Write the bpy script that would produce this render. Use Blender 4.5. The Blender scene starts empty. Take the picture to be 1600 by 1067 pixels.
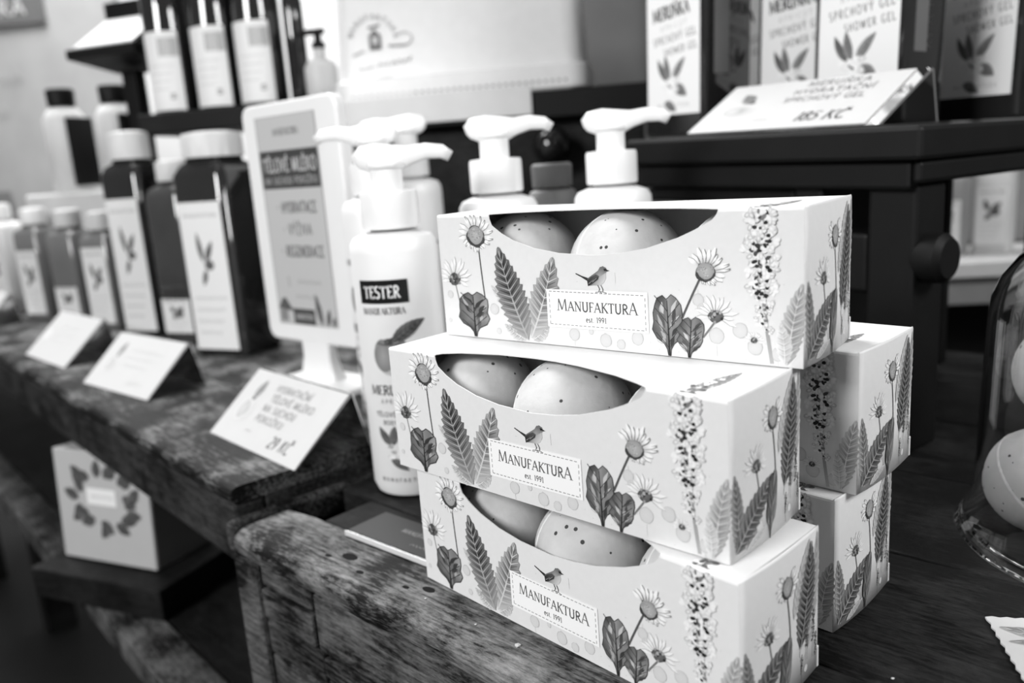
import bpy, bmesh, math, random
from mathutils import Vector, Matrix
R = math.radians
random.seed(11)
scene = bpy.context.scene
COL = scene.collection

# ------------------------------------------------------------------ camera
CAM_H = 0.2134
PITCH, ROLL = R(12.193), R(-4.031)
fwd = Vector((0, math.cos(PITCH), -math.sin(PITCH)))
up0 = Vector((0, math.sin(PITCH), math.cos(PITCH)))
r0 = Vector((1, 0, 0))
right = r0 * math.cos(ROLL) + up0 * math.sin(ROLL)
up = -r0 * math.sin(ROLL) + up0 * math.cos(ROLL)
cd = bpy.data.cameras.new('camera')
cd.sensor_width = 36.0
cd.lens = 1270.0 / 1600.0 * 36.0
cd.clip_start = 0.01
cd.dof.use_dof = True
cd.dof.focus_distance = 0.372
cd.dof.aperture_fstop = 5.8
cam = bpy.data.objects.new('camera', cd)
COL.objects.link(cam)
cam.matrix_world = Matrix(((right.x, up.x, -fwd.x, 0), (right.y, up.y, -fwd.y, 0),
                           (right.z, up.z, -fwd.z, CAM_H), (0, 0, 0, 1)))
scene.camera = cam

# ------------------------------------------------------------------ world, lights, exposure
w = bpy.data.worlds.new('shop_ambience')
scene.world = w
w.use_nodes = True
w.node_tree.nodes['Background'].inputs[0].default_value = (1, 1, 1, 1)
w.node_tree.nodes['Background'].inputs[1].default_value = 0.24
scene.view_settings.view_transform = 'Standard'
scene.view_settings.look = 'None'
scene.view_settings.gamma = 1.0
scene.view_settings.use_curve_mapping = False
scene.view_settings.exposure = -0.57

def area(name, loc, target, size, power, size_y=None):
    l = bpy.data.lights.new(name, 'AREA')
    l.energy = power
    l.size = size
    if size_y:
        l.shape = 'RECTANGLE'; l.size_y = size_y
    o = bpy.data.objects.new(name, l)
    COL.objects.link(o)
    o.location = loc
    o.rotation_euler = (Vector(target) - Vector(loc)).to_track_quat('-Z', 'Y').to_euler()
    return o

area('ceiling_lamp_key', (-1.15, -0.52, 0.95), (0.03, 0.40, 0.10), 0.5, 46)
area('fill_light_right', (1.05, -0.22, 0.95), (0.10, 0.40, 0.10), 0.45, 25)  # added fill light that brightens the carton end faces
area('fill_light_top', (-0.3, 0.45, 1.9), (0.0, 0.5, 0.0), 0.6, 2)  # added overhead fill for the top faces of the cartons
area('fill_light_back', (-0.9, 1.9, 1.9), (-0.7, 2.2, 0.2), 1.2, 150)  # added fill light that whitens the far background

# ------------------------------------------------------------------ helpers
YAW = R(-43.5)
UX, UY = math.cos(YAW), math.sin(YAW)
def F(u, v, z=0.0):                    # crate frame -> world
    return Vector((u * UX - v * UY, u * UY + v * UX, z))

def lin(g):                            # 0-255 display grey -> linear
    g = g / 255.0
    return g / 12.92 if g <= 0.04045 else ((g + 0.055) / 1.055) ** 2.4
def ink(g):                            # printed grey as it shows on white paper (228)
    return min(0.9, lin(g) / lin(232) * 0.80)

def newmat(name):
    m = bpy.data.materials.new(name)
    m.use_nodes = True
    nt = m.node_tree
    return m, nt, nt.nodes['Principled BSDF']
def plain(name, v, rough=0.5, spec=0.5, var=0.06, scale=60, bump=0.0, metal=0.0):
    m, nt, b = newmat(name)
    tc = nt.nodes.new('ShaderNodeTexCoord')
    n = nt.nodes.new('ShaderNodeTexNoise'); n.inputs['Scale'].default_value = scale; n.inputs['Detail'].default_value = 4
    nt.links.new(tc.outputs['Object'], n.inputs['Vector'])
    cr = nt.nodes.new('ShaderNodeValToRGB')
    a, c = v * (1 - var), v * (1 + var)
    cr.color_ramp.elements[0].color = (a, a, a, 1); cr.color_ramp.elements[1].color = (c, c, c, 1)
    cr.color_ramp.elements[0].position = 0.3; cr.color_ramp.elements[1].position = 0.7
    nt.links.new(n.outputs['Fac'], cr.inputs['Fac'])
    nt.links.new(cr.outputs['Color'], b.inputs['Base Color'])
    b.inputs['Roughness'].default_value = rough
    b.inputs['Specular IOR Level'].default_value = spec
    b.inputs['Metallic'].default_value = metal
    if bump:
        bp = nt.nodes.new('ShaderNodeBump'); bp.inputs['Strength'].default_value = bump; bp.inputs['Distance'].default_value = 0.001
        nt.links.new(n.outputs['Fac'], bp.inputs['Height']); nt.links.new(bp.outputs['Normal'], b.inputs['Normal'])
    return m
def wood(name, dark, light, scale=1.0, rough=0.6, spots=0.5, thresh=(0.42, 0.72)):
    m, nt, b = newmat(name)
    L = nt.links.new
    tc = nt.nodes.new('ShaderNodeTexCoord')
    oi = nt.nodes.new('ShaderNodeObjectInfo')
    off = nt.nodes.new('ShaderNodeVectorMath'); off.operation = 'SCALE'; off.inputs['Scale'].default_value = 7.0
    cx = nt.nodes.new('ShaderNodeCombineXYZ')
    for k in range(3): L(oi.outputs['Random'], cx.inputs[k])
    L(cx.outputs[0], off.inputs[0])
    add = nt.nodes.new('ShaderNodeVectorMath'); add.operation = 'ADD'
    L(tc.outputs['Object'], add.inputs[0]); L(off.outputs[0], add.inputs[1])
    mp = nt.nodes.new('ShaderNodeMapping'); mp.inputs['Scale'].default_value = (34 * scale, 420 * scale, 420 * scale)
    L(add.outputs[0], mp.inputs['Vector'])
    n1 = nt.nodes.new('ShaderNodeTexNoise'); n1.inputs['Scale'].default_value = 1.0; n1.inputs['Detail'].default_value = 9
    n1.inputs['Roughness'].default_value = 0.72; n1.inputs['Distortion'].default_value = 0.5
    L(mp.outputs[0], n1.inputs['Vector'])
    n2 = nt.nodes.new('ShaderNodeTexNoise'); n2.inputs['Scale'].default_value = 24 * scale; n2.inputs['Detail'].default_value = 6
    L(add.outputs[0], n2.inputs['Vector'])
    mx = nt.nodes.new('ShaderNodeMath'); mx.operation = 'MULTIPLY_ADD'; mx.inputs[1].default_value = 0.55
    L(n1.outputs['Fac'], mx.inputs[0])
    m2 = nt.nodes.new('ShaderNodeMath'); m2.operation = 'MULTIPLY'; m2.inputs[1].default_value = 0.45 + 0.2 * spots
    L(n2.outputs['Fac'], m2.inputs[0]); L(m2.outputs[0], mx.inputs[2])
    n3 = nt.nodes.new('ShaderNodeTexNoise'); n3.inputs['Scale'].default_value = 1.0; n3.inputs['Detail'].default_value = 6; n3.inputs['Roughness'].default_value = .75
    mp3 = nt.nodes.new('ShaderNodeMapping'); mp3.inputs['Scale'].default_value = (130 * scale, 420 * scale, 420 * scale)
    L(add.outputs[0], mp3.inputs['Vector']); L(mp3.outputs[0], n3.inputs['Vector'])
    m3 = nt.nodes.new('ShaderNodeMath'); m3.operation = 'MULTIPLY_ADD'; m3.inputs[1].default_value = .5
    L(n3.outputs['Fac'], m3.inputs[0]); L(mx.outputs[0], m3.inputs[2])
    mx = nt.nodes.new('ShaderNodeMath'); mx.operation = 'SUBTRACT'; mx.inputs[1].default_value = .25
    L(m3.outputs[0], mx.inputs[0])
    cr = nt.nodes.new('ShaderNodeValToRGB')
    cr.color_ramp.elements[0].position = thresh[0]; cr.color_ramp.elements[1].position = thresh[1]
    cr.color_ramp.elements[0].color = (dark, dark, dark, 1); cr.color_ramp.elements[1].color = (light, light, light, 1)
    L(mx.outputs[0], cr.inputs['Fac'])
    vo = nt.nodes.new('ShaderNodeTexVoronoi'); vo.inputs['Scale'].default_value = 22 * scale
    L(add.outputs[0], vo.inputs['Vector'])
    kn = nt.nodes.new('ShaderNodeMapRange'); kn.inputs[1].default_value = 0.06; kn.inputs[2].default_value = 0.13
    kn.inputs[3].default_value = 0.25; kn.inputs[4].default_value = 1.0
    L(vo.outputs['Distance'], kn.inputs[0])
    mul = nt.nodes.new('ShaderNodeMix'); mul.data_type = 'RGBA'; mul.blend_type = 'MULTIPLY'; mul.inputs['Factor'].default_value = spots
    L(cr.outputs['Color'], mul.inputs[6]); L(kn.outputs[0], mul.inputs[7])
    rv = nt.nodes.new('ShaderNodeMapRange'); rv.inputs[3].default_value = .6; rv.inputs[4].default_value = 1.45
    L(oi.outputs['Random'], rv.inputs[0])
    mv = nt.nodes.new('ShaderNodeMix'); mv.data_type = 'RGBA'; mv.blend_type = 'MULTIPLY'; mv.inputs['Factor'].default_value = 1
    L(mul.outputs[2], mv.inputs[6]); L(rv.outputs[0], mv.inputs[7])
    L(mv.outputs[2], b.inputs['Base Color'])
    b.inputs['Roughness'].default_value = rough
    b.inputs['Specular IOR Level'].default_value = 0.15
    bp = nt.nodes.new('ShaderNodeBump'); bp.inputs['Strength'].default_value = 0.7; bp.inputs['Distance'].default_value = 0.0015
    L(mx.outputs[0], bp.inputs['Height']); L(bp.outputs['Normal'], b.inputs['Normal'])
    return m
def inkmat(name, rough=0.55):
    m, nt, b = newmat(name)
    a = nt.nodes.new('ShaderNodeVertexColor'); a.layer_name = 'ink'
    nt.links.new(a.outputs['Color'], b.inputs['Base Color'])
    b.inputs['Roughness'].default_value = rough
    b.inputs['Specular IOR Level'].default_value = 0.3
    return m
def glassmat(name, tint, rough=0.0, ior=1.45):
    m, nt, b = newmat(name)
    b.inputs['Base Color'].default_value = (tint, tint, tint, 1)
    b.inputs['Roughness'].default_value = rough
    b.inputs['IOR'].default_value = ior
    b.inputs['Transmission Weight'].default_value = 1.0
    return m
def bombmat():
    m, nt, b = newmat('bath_bomb')
    L = nt.links.new
    tc = nt.nodes.new('ShaderNodeTexCoord')
    oi = nt.nodes.new('ShaderNodeObjectInfo')
    add = nt.nodes.new('ShaderNodeVectorMath'); add.operation = 'ADD'
    L(tc.outputs['Object'], add.inputs[0]); L(oi.outputs['Random'], add.inputs[1])
    vo = nt.nodes.new('ShaderNodeTexVoronoi'); vo.inputs['Scale'].default_value = 165
    L(add.outputs[0], vo.inputs['Vector'])
    n = nt.nodes.new('ShaderNodeTexNoise'); n.inputs['Scale'].default_value = 55; n.inputs['Detail'].default_value = 3
    L(add.outputs[0], n.inputs['Vector'])
    th = nt.nodes.new('ShaderNodeMapRange'); th.inputs[1].default_value = 0.34; th.inputs[2].default_value = 0.56
    th.inputs[3].default_value = 0.06; th.inputs[4].default_value = 0.17
    L(n.outputs['Fac'], th.inputs[0])
    lt = nt.nodes.new('ShaderNodeMath'); lt.operation = 'LESS_THAN'
    L(vo.outputs['Distance'], lt.inputs[0]); L(th.outputs[0], lt.inputs[1])
    n2 = nt.nodes.new('ShaderNodeTexNoise'); n2.inputs['Scale'].default_value = 40; n2.inputs['Detail'].default_value = 6
    L(add.outputs[0], n2.inputs['Vector'])
    cr = nt.nodes.new('ShaderNodeValToRGB')
    cr.color_ramp.elements[0].color = (.42, .42, .42, 1); cr.color_ramp.elements[1].color = (.60, .60, .60, 1)
    cr.color_ramp.elements[0].position = .3; cr.color_ramp.elements[1].position = .65
    L(n2.outputs['Fac'], cr.inputs['Fac'])
    mx = nt.nodes.new('ShaderNodeMix'); mx.data_type = 'RGBA'
    L(lt.outputs[0], mx.inputs['Factor']); L(cr.outputs['Color'], mx.inputs[6]); mx.inputs[7].default_value = (.06, .06, .06, 1)
    L(mx.outputs[2], b.inputs['Base Color'])
    b.inputs['Roughness'].default_value = .8; b.inputs['Specular IOR Level'].default_value = .2
    n3 = nt.nodes.new('ShaderNodeTexNoise'); n3.inputs['Scale'].default_value = 260; n3.inputs['Detail'].default_value = 4
    L(add.outputs[0], n3.inputs['Vector'])
    bp = nt.nodes.new('ShaderNodeBump'); bp.inputs['Strength'].default_value = .35; bp.inputs['Distance'].default_value = .0008
    L(n3.outputs['Fac'], bp.inputs['Height']); L(bp.outputs['Normal'], b.inputs['Normal'])
    return m

M = dict(
    paper=plain('carton_paper', .73, .55, .3, .015, 300, .05),
    ink=inkmat('printed_ink'), gloss_ink=inkmat('glossy_printed_ink', .3),
    card=plain('white_card', .50, .45, .4, .015),
    bomb=bombmat(),
    seam=plain('bath_bomb_seam', .72, .85, .2, .1, 300, .3),
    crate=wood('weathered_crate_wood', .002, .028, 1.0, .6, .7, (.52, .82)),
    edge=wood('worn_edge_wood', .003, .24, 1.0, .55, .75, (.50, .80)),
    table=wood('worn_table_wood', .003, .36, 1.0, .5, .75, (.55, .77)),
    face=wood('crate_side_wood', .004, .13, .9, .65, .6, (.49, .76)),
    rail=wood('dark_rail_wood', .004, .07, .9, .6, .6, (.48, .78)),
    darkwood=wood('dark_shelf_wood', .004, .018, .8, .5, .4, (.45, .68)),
    black=plain('black_paint', .004, .55, .2, .2, 40, .1),
    blackgloss=plain('black_gloss', .008, .12, .6, .1),
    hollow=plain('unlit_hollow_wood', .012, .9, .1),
    white=plain('white_plastic', .83, .28, .5, .01),
    whitesoft=plain('white_bottle_plastic', .80, .4, .5, .01),
    pale=plain('pale_packaging', .62, .5, .4, .05, 25),
    panelgrey=plain('light_grey_panel', .36, .6, .3, .1, 8),
    grey=plain('grey_packaging', .25, .5, .4, .08, 25),
    midgrey=plain('mid_grey_paint', .12, .6, .3, .08, 15),
    darkglass=plain('dark_bottle_glass', .018, .06, .8, .15, 20),
    amber=plain('smoky_bottle_glass', .05, .08, .8, .2, 18),
    liquid=plain('grey_gel_bottle', .16, .12, .7, .15, 14),
    acrylic=glassmat('clear_acrylic', .95), glass=glassmat('cloche_glass', .97),
    smoke=glassmat('smoky_acrylic', .35),
    wall=plain('shop_wall', .62, .7, .3, .04, 3), floor=plain('shop_floor', .015, .6, .3, .2, 5),
    enamel=plain('white_enamel', .78, .35, .5, .02),
)

def link_mesh(name, verts, faces, mat, parent=None, smooth=False, cols=None):
    me = bpy.data.meshes.new(name)
    me.from_pydata([tuple(v) for v in verts], [], faces)
    me.materials.append(M[mat])
    if cols is not None:
        at = me.color_attributes.new('ink', 'FLOAT_COLOR', 'POINT')
        flat = []
        for c in cols: flat += [c, c, c, 1.0]
        at.data.foreach_set('color', flat)
    if smooth:
        me.polygons.foreach_set('use_smooth', [True] * len(me.polygons))
    me.update()
    o = bpy.data.objects.new(name, me)
    COL.objects.link(o)
    if parent: o.parent = parent
    return o
def tag(o, label, cat, group=None, kind=None):
    o['label'] = label
    if cat: o['category'] = cat
    if group: o['group'] = group
    if kind: o['kind'] = kind
    return o
def empty(name, loc=(0, 0, 0), rz=0.0, label=None, cat=None, group=None):
    o = bpy.data.objects.new(name, None)
    o.empty_display_size = .02
    COL.objects.link(o)
    o.location = loc; o.rotation_euler = (0, 0, rz)
    if label: tag(o, label, cat, group)
    return o
def copy_tree(o, parent=None):
    c = o.copy(); COL.objects.link(c)
    if parent: c.parent = parent
    for ch in list(o.children): copy_tree(ch, c)
    return c
def structure(o, label=None):
    o['kind'] = 'structure'
    if label: o['label'] = label
    return o

class MB:
    def __init__(s): s.v = []; s.f = []
    def box(s, x0, x1, y0, y1, z0, z1):
        b = len(s.v)
        s.v += [Vector((x, y, z)) for z in (z0, z1) for y in (y0, y1) for x in (x0, x1)]
        s.f += [tuple(b + i for i in q) for q in ((0, 2, 3, 1), (4, 5, 7, 6), (0, 1, 5, 4), (2, 6, 7, 3), (0, 4, 6, 2), (1, 3, 7, 5))]
        return s
    def prism(s, pts, axis_vec):
        b = len(s.v); n = len(pts); a = Vector(axis_vec)
        s.v += [Vector(p) for p in pts] + [Vector(p) + a for p in pts]
        s.f += [tuple(range(b + n - 1, b - 1, -1)), tuple(range(b + n, b + 2 * n))]
        s.f += [(b + i, b + (i + 1) % n, b + n + (i + 1) % n, b + n + i) for i in range(n)]
        return s
    def lathe(s, prof, n=32, cx=0, cy=0, cap=True):
        b = len(s.v); k = len(prof)
        for (r, z) in prof:
            for i in range(n):
                a = 2 * math.pi * i / n
                s.v.append(Vector((cx + r * math.cos(a), cy + r * math.sin(a), z)))
        for j in range(k - 1):
            for i in range(n):
                i2 = (i + 1) % n
                s.f.append((b + j * n + i, b + j * n + i2, b + (j + 1) * n + i2, b + (j + 1) * n + i))
        if cap:
            s.f.append(tuple(b + i for i in range(n - 1, -1, -1)))
            s.f.append(tuple(b + (k - 1) * n + i for i in range(n)))
        return s
    def sqlathe(s, prof, rc=.18, n=6):             # rounded-square section; prof = (half width x, half depth y, z)
        b = len(s.v); sec = []
        for qx, qy, a0 in ((1, 1, 0), (-1, 1, 90), (-1, -1, 180), (1, -1, 270)):
            for i in range(n + 1):
                a = R(a0 + 90 * i / n); sec.append((qx, qy, math.cos(a), math.sin(a)))
        m = len(sec)
        for (hx, hy, z) in prof:
            r = rc * min(hx, hy)
            for qx, qy, c, sn in sec: s.v.append(Vector((qx * (hx - r) + r * c, qy * (hy - r) + r * sn, z)))
        for j in range(len(prof) - 1):
            for i in range(m):
                i2 = (i + 1) % m
                s.f.append((b + j * m + i, b + j * m + i2, b + (j + 1) * m + i2, b + (j + 1) * m + i))
        s.f.append(tuple(b + i for i in range(m - 1, -1, -1)))
        s.f.append(tuple(b + (len(prof) - 1) * m + i for i in range(m)))
        return s
    def tube(s, pts, rad, n=10):
        b = len(s.v); pts = [Vector(p) for p in pts]
        if not isinstance(rad, (list, tuple)): rad = [rad] * len(pts)
        for i, p in enumerate(pts):
            t = (pts[min(i + 1, len(pts) - 1)] - pts[max(i - 1, 0)]).normalized()
            q = t.to_track_quat('Z', 'Y')
            rr = rad[i] if isinstance(rad[i], tuple) else (rad[i], rad[i])
            for k in range(n):
                a = 2 * math.pi * k / n
                s.v.append(p + q @ Vector((rr[0] * math.cos(a), rr[1] * math.sin(a), 0)))
        for j in range(len(pts) - 1):
            for i in range(n):
                i2 = (i + 1) % n
                s.f.append((b + j * n + i, b + j * n + i2, b + (j + 1) * n + i2, b + (j + 1) * n + i))
        s.f.append(tuple(b + i for i in range(n - 1, -1, -1)))
        s.f.append(tuple(b + (len(pts) - 1) * n + i for i in range(n)))
        return s
    def build(s, name, mat, parent=None, smooth=False, bevel=0, seg=2, auto=False):
        o = link_mesh(name, s.v, s.f, mat, parent, smooth)
        if bevel:
            m = o.modifiers.new('bevel', 'BEVEL'); m.width = bevel; m.segments = seg; m.limit_method = 'ANGLE'; m.angle_limit = R(40)
        if auto:
            bm = bmesh.new(); bm.from_mesh(o.data)
            for f in bm.faces: f.smooth = True
            for e in bm.edges:
                if len(e.link_faces) == 2 and e.calc_face_angle(0) > R(38): e.smooth = False
            bm.to_mesh(o.data); bm.free()
        return o

# ------------------------------------------------------------------ flat print drawn as thin vector shapes
def bez(p0, p1, p2, n=14):
    return [((1 - t) ** 2 * p0[0] + 2 * t * (1 - t) * p1[0] + t * t * p2[0],
             (1 - t) ** 2 * p0[1] + 2 * t * (1 - t) * p1[1] + t * t * p2[1]) for t in [i / n for i in range(n + 1)]]
class Print:
    """2-D drawing in millimetres; every shape lies a few microns above the one before"""
    def __init__(s, rng=None): s.v = []; s.f = []; s.c = []; s.z = 0; s.bb = []; s.rng = rng or random.Random(3)
    def up(s, pts, pad=0.0):           # level = one above whatever this shape overlaps
        xs = [q[0] for q in pts]; ys = [q[1] for q in pts]
        x0, x1, y0, y1 = min(xs) - pad, max(xs) + pad, min(ys) - pad, max(ys) + pad
        z = 0
        for a0, a1, b0, b1, zz in s.bb:
            if zz > z and a0 < x1 and a1 > x0 and b0 < y1 and b1 > y0: z = zz
        s.z = z + 1
        s.bb.append((x0, x1, y0, y1, s.z))
    def poly(s, pts, g, centre=None, gc=None):
        s.up(pts); b = len(s.v); gs = g if isinstance(g, list) else [g] * len(pts)
        s.v += [(x, y, s.z) for x, y in pts]; s.c += [ink(q) for q in gs]
        if centre is None: s.f.append(tuple(range(b, b + len(pts))))
        else:
            n = len(pts); s.v.append((centre[0], centre[1], s.z)); s.c.append(ink(gc))
            s.f += [(b + i, b + (i + 1) % n, b + n) for i in range(n)]
    def ell(s, cx, cy, rx, ry, g, gc=None, rot=0, n=18, wob=0):
        c, sn = math.cos(R(rot)), math.sin(R(rot)); pts = []
        for i in range(n):
            a = 2 * math.pi * i / n; k = 1 + wob * s.rng.uniform(-1, 1)
            x, y = rx * k * math.cos(a), ry * k * math.sin(a)
            pts.append((cx + x * c - y * sn, cy + x * sn + y * c))
        s.poly(pts, g, (cx, cy), g if gc is None else gc)
        return pts
    def stroke(s, pts, wd, g, g2=None):
        s.up(pts, (max(wd) if isinstance(wd, (list, tuple)) else wd) / 2); b = len(s.v); n = len(pts)
        for i, (x, y) in enumerate(pts):
            x0, y0 = pts[max(i - 1, 0)]; x1, y1 = pts[min(i + 1, n - 1)]
            dx, dy = x1 - x0, y1 - y0; L = math.hypot(dx, dy) or 1
            h = (wd[min(i, len(wd) - 1)] if isinstance(wd, (list, tuple)) else wd) / 2
            s.v += [(x - dy / L * h, y + dx / L * h, s.z), (x + dy / L * h, y - dx / L * h, s.z)]
            q = g if g2 is None else g + (g2 - g) * i / (n - 1)
            s.c += [ink(q)] * 2
        s.f += [(b + 2 * i, b + 2 * i + 1, b + 2 * i + 3, b + 2 * i + 2) for i in range(n - 1)]
    def rect(s, x0, y0, x1, y1, g, nx=1):
        s.stroke([(x0 + (x1 - x0) * i / nx, (y0 + y1) / 2) for i in range(nx + 1)], abs(y1 - y0), g)
    def leaf(s, base, tip, width, bend=0, teeth=9, gm=70, ge=130, gv=190, toothy=.18, fade=None):
        bx, by = base; tx, ty = tip; dx, dy = tx - bx, ty - by; L = math.hypot(dx, dy)
        mid = ((bx + tx) / 2 - dy / L * bend, (by + ty) / 2 + dx / L * bend)
        def rib(t):
            x = (1 - t) ** 2 * bx + 2 * t * (1 - t) * mid[0] + t * t * tx
            y = (1 - t) ** 2 * by + 2 * t * (1 - t) * mid[1] + t * t * ty
            ax = 2 * (1 - t) * (mid[0] - bx) + 2 * t * (tx - mid[0]); ay = 2 * (1 - t) * (mid[1] - by) + 2 * t * (ty - mid[1])
            l = math.hypot(ax, ay); return x, y, ax / l, ay / l
        def fd(g, t):
            return g if fade is None else g + (fade - g) * max(0, 1 - t * 1.6)
        hw = lambda t: width / 2 * (math.sin(math.pi * min(1, max(0, t)) ** .85) ** .8) if 0 < t < 1 else 0
        for side in (1, -1):
            b = len(s.v); seq = []
            for k in range(teeth):
                t0 = .06 + .94 * k / teeth; t1 = .06 + .94 * (k + .82) / teeth
                seq += [(t0, hw(t0) * (1 - toothy)), (t1, hw(t1) + width * .02)]
            seq = [(0, 0)] + seq + [(1, 0)]
            s.up([(rib(t)[0] - rib(t)[3] * h * side, rib(t)[1] + rib(t)[2] * h * side) for t, h in seq] + [rib(0)[:2], rib(1)[:2]])
            for t, h in seq:
                x, y, ax, ay = rib(t); tf = max(0, t - .045)
                x2, y2, _, _ = rib(tf)
                s.v += [(x2, y2, s.z), (x - ay * h * side, y + ax * h * side, s.z)]
                j = s.rng.uniform(-10, 10)
                s.c += [ink(fd(gm + j, t)), ink(fd(ge + j + (14 if side > 0 else -8), t))]
            for i in range(len(seq) - 1):
                q = (b + 2 * i, b + 2 * i + 1, b + 2 * i + 3, b + 2 * i + 2)
                s.f.append(q if side < 0 else q[::-1])
            for k in range(1, teeth):
                t1 = .06 + .94 * (k + .82) / teeth
                x, y, ax, ay = rib(max(0, t1 - .09)); x1, y1, ax1, ay1 = rib(min(1, t1)); h = hw(t1) * .9
                s.stroke([(x, y), (x1 - ay1 * h * side, y1 + ax1 * h * side)], [width * .035, width * .012], fd(gv, t1))
                t2 = max(0, t1 - .05); x, y, _, _ = rib(max(0, t2 - .08)); x1, y1, ax1, ay1 = rib(t2); h = hw(t2) * .72
                s.stroke([(x, y), (x1 - ay1 * h * side, y1 + ax1 * h * side)], [width * .05, width * .015], fd(gm - 22, t2))
        s.stroke([rib(i / 12)[:2] for i in range(12)], [width * .05] * 6 + [width * .02] * 6, fd(gv, .6))
    def crumple(s, cx, y0, w, h, seed=1, lean=0, petiole=True):
        rg = random.Random(seed)
        prof = [(.04, .0), (.06, .10), (.16, .20), (.38, .28), (.48, .42), (.45, .55), (.50, .70), (.43, .84), (.30, .95), (.14, 1.0), (.03, .94)]
        ptsr = [(cx + lean * t + w * p * (1 + rg.uniform(-.08, .08)), y0 + h * t) for p, t in prof]
        ptsl = [(cx + lean * t - w * p * (1 + rg.uniform(-.1, .1)), y0 + h * (t * .98)) for p, t in prof[::-1]]
        out = ptsr + ptsl
        s.poly(out, [rg.randint(95, 150) if i < 11 else rg.randint(60, 105) for i, _ in enumerate(out)], (cx + lean * .4, y0 + h * .5), 135)
        for k in range(16):
            side = rg.choice((-1, 1)); t0 = rg.uniform(.12, .7); t1 = min(.96, t0 + rg.uniform(.12, .3))
            xa = cx + lean * t0 + side * w * rg.uniform(.02, .2); xb = cx + lean * t1 + side * w * rg.uniform(.15, .42)
            s.stroke(bez((xa, y0 + h * t0), (xa + side * w * .05, y0 + h * (t0 + t1) / 2), (xb, y0 + h * t1), 6),
                     [w * .02, w * .05, w * .10, w * .12, w * .09, w * .05, w * .02], rg.choice((55, 70, 85, 105, 165, 190)))
        for k in range(7):
            side = (-1, 1)[k % 2]; t0 = .12 + .1 * k; t1 = min(.97, t0 + .25)
            s.stroke(bez((cx + lean * t0, y0 + h * t0), (cx + lean * t0 + side * w * .12, y0 + h * (t0 + .08)), (cx + lean * t1 + side * w * .4, y0 + h * t1), 6), [w * .035, w * .02], 45)
        s.stroke([(cx, y0), (cx + lean * .5, y0 + h * .5), (cx + lean * .9, y0 + h * .9)], [w * .07, w * .04, w * .02], 40)
        s.stroke(out + [out[0]], w * .022, 50)
    def daisy(s, cx, cy, r, rx, ry, a0, a1, n=17, seed=1, ylen=.9, disc=(150, 178)):
        rg = random.Random(seed)
        for k in range(n):
            a = R(a0 + (a1 - a0) * (k + .5) / n + rg.uniform(-4, 4)); ln = r * rg.uniform(.86, 1.05) * (1 - (1 - ylen) * abs(math.sin(a)) if math.sin(a) < 0 else 1)
            ca, sa = math.cos(a), math.sin(a); wd = r * .20
            bx, by = cx + rx * .8 * ca, cy + ry * .8 * sa; tx, ty = cx + ln * ca, cy + ln * sa
            mx, my = cx + ln * .75 * ca, cy + ln * .75 * sa
            s.poly([(bx, by), (mx - sa * wd / 2, my + ca * wd / 2), (tx - sa * wd * .2, ty + ca * wd * .2), (tx + sa * wd * .2, ty - ca * wd * .2), (mx + sa * wd / 2, my - ca * wd / 2)],
                   [190, 248, 244, 240, 246])
            s.stroke([(bx + sa * wd * .3, by - ca * wd * .3), (mx + sa * wd * .52, my - ca * wd * .52), (tx + sa * wd * .2, ty - ca * wd * .2)], [r * .012, r * .028, r * .02], rg.choice((95, 125, 160)))
            if rg.random() < .5:
                s.stroke([(mx, my), (tx, ty)], [r * .015, r * .06], 200, rg.choice((95, 120, 150)))
        s.ell(cx, cy - ry * .08, rx * 1.14, ry * 1.12, 62, 90, n=20, wob=.08)
        s.ell(cx, cy, rx, ry, disc[0], disc[1], n=20, wob=.03)
        s.stroke([(cx + rx * .95 * math.cos(R(t)), cy + ry * .95 * math.sin(R(t))) for t in range(185, 360, 15)], [rx * .1, rx * .2, rx * .24, rx * .24, rx * .2, rx * .1], 58)
        for k in range(26):
            a = rg.uniform(0, 6.28); q = rg.uniform(.2, .85)
            s.ell(cx + rx * q * math.cos(a), cy + ry * q * math.sin(a), rx * .06, ry * .06, rg.choice((115, 130, 205)), n=5)
    def bud(s, cx, cy, r, seed=1, lean=0):           # daisy seen from the side, petals upwards
        rg = random.Random(seed)
        for k in range(13):
            a = R(90 + lean + (k - 6) * 17 + rg.uniform(-4, 4)); ln = r * rg.uniform(.85, 1.1)
            ca, sa = math.cos(a), math.sin(a); wd = r * .17
            mx, my = cx + ln * .7 * ca, cy + ln * .7 * sa; tx, ty = cx + ln * ca, cy + ln * sa
            s.poly([(cx, cy), (mx - sa * wd / 2, my + ca * wd / 2), (tx, ty), (mx + sa * wd / 2, my - ca * wd / 2)], [210, 246, 244, 240])
            s.stroke([(cx + ca * r * .2, cy + sa * r * .2), (mx + sa * wd / 2, my - ca * wd / 2), (tx, ty)], [r * .03, r * .025, r * .015], rg.choice((150, 175, 195)))
        s.ell(cx, cy, r * .36, r * .30, 80, 110, n=12, wob=.1)
        for k in range(18):
            a = rg.uniform(0, 6.28); q = rg.uniform(.1, 1)
            s.ell(cx + r * .36 * q * math.cos(a), cy + r * .3 * q * math.sin(a), r * .07, r * .07, rg.choice((40, 55, 150, 170)), n=6)
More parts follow.
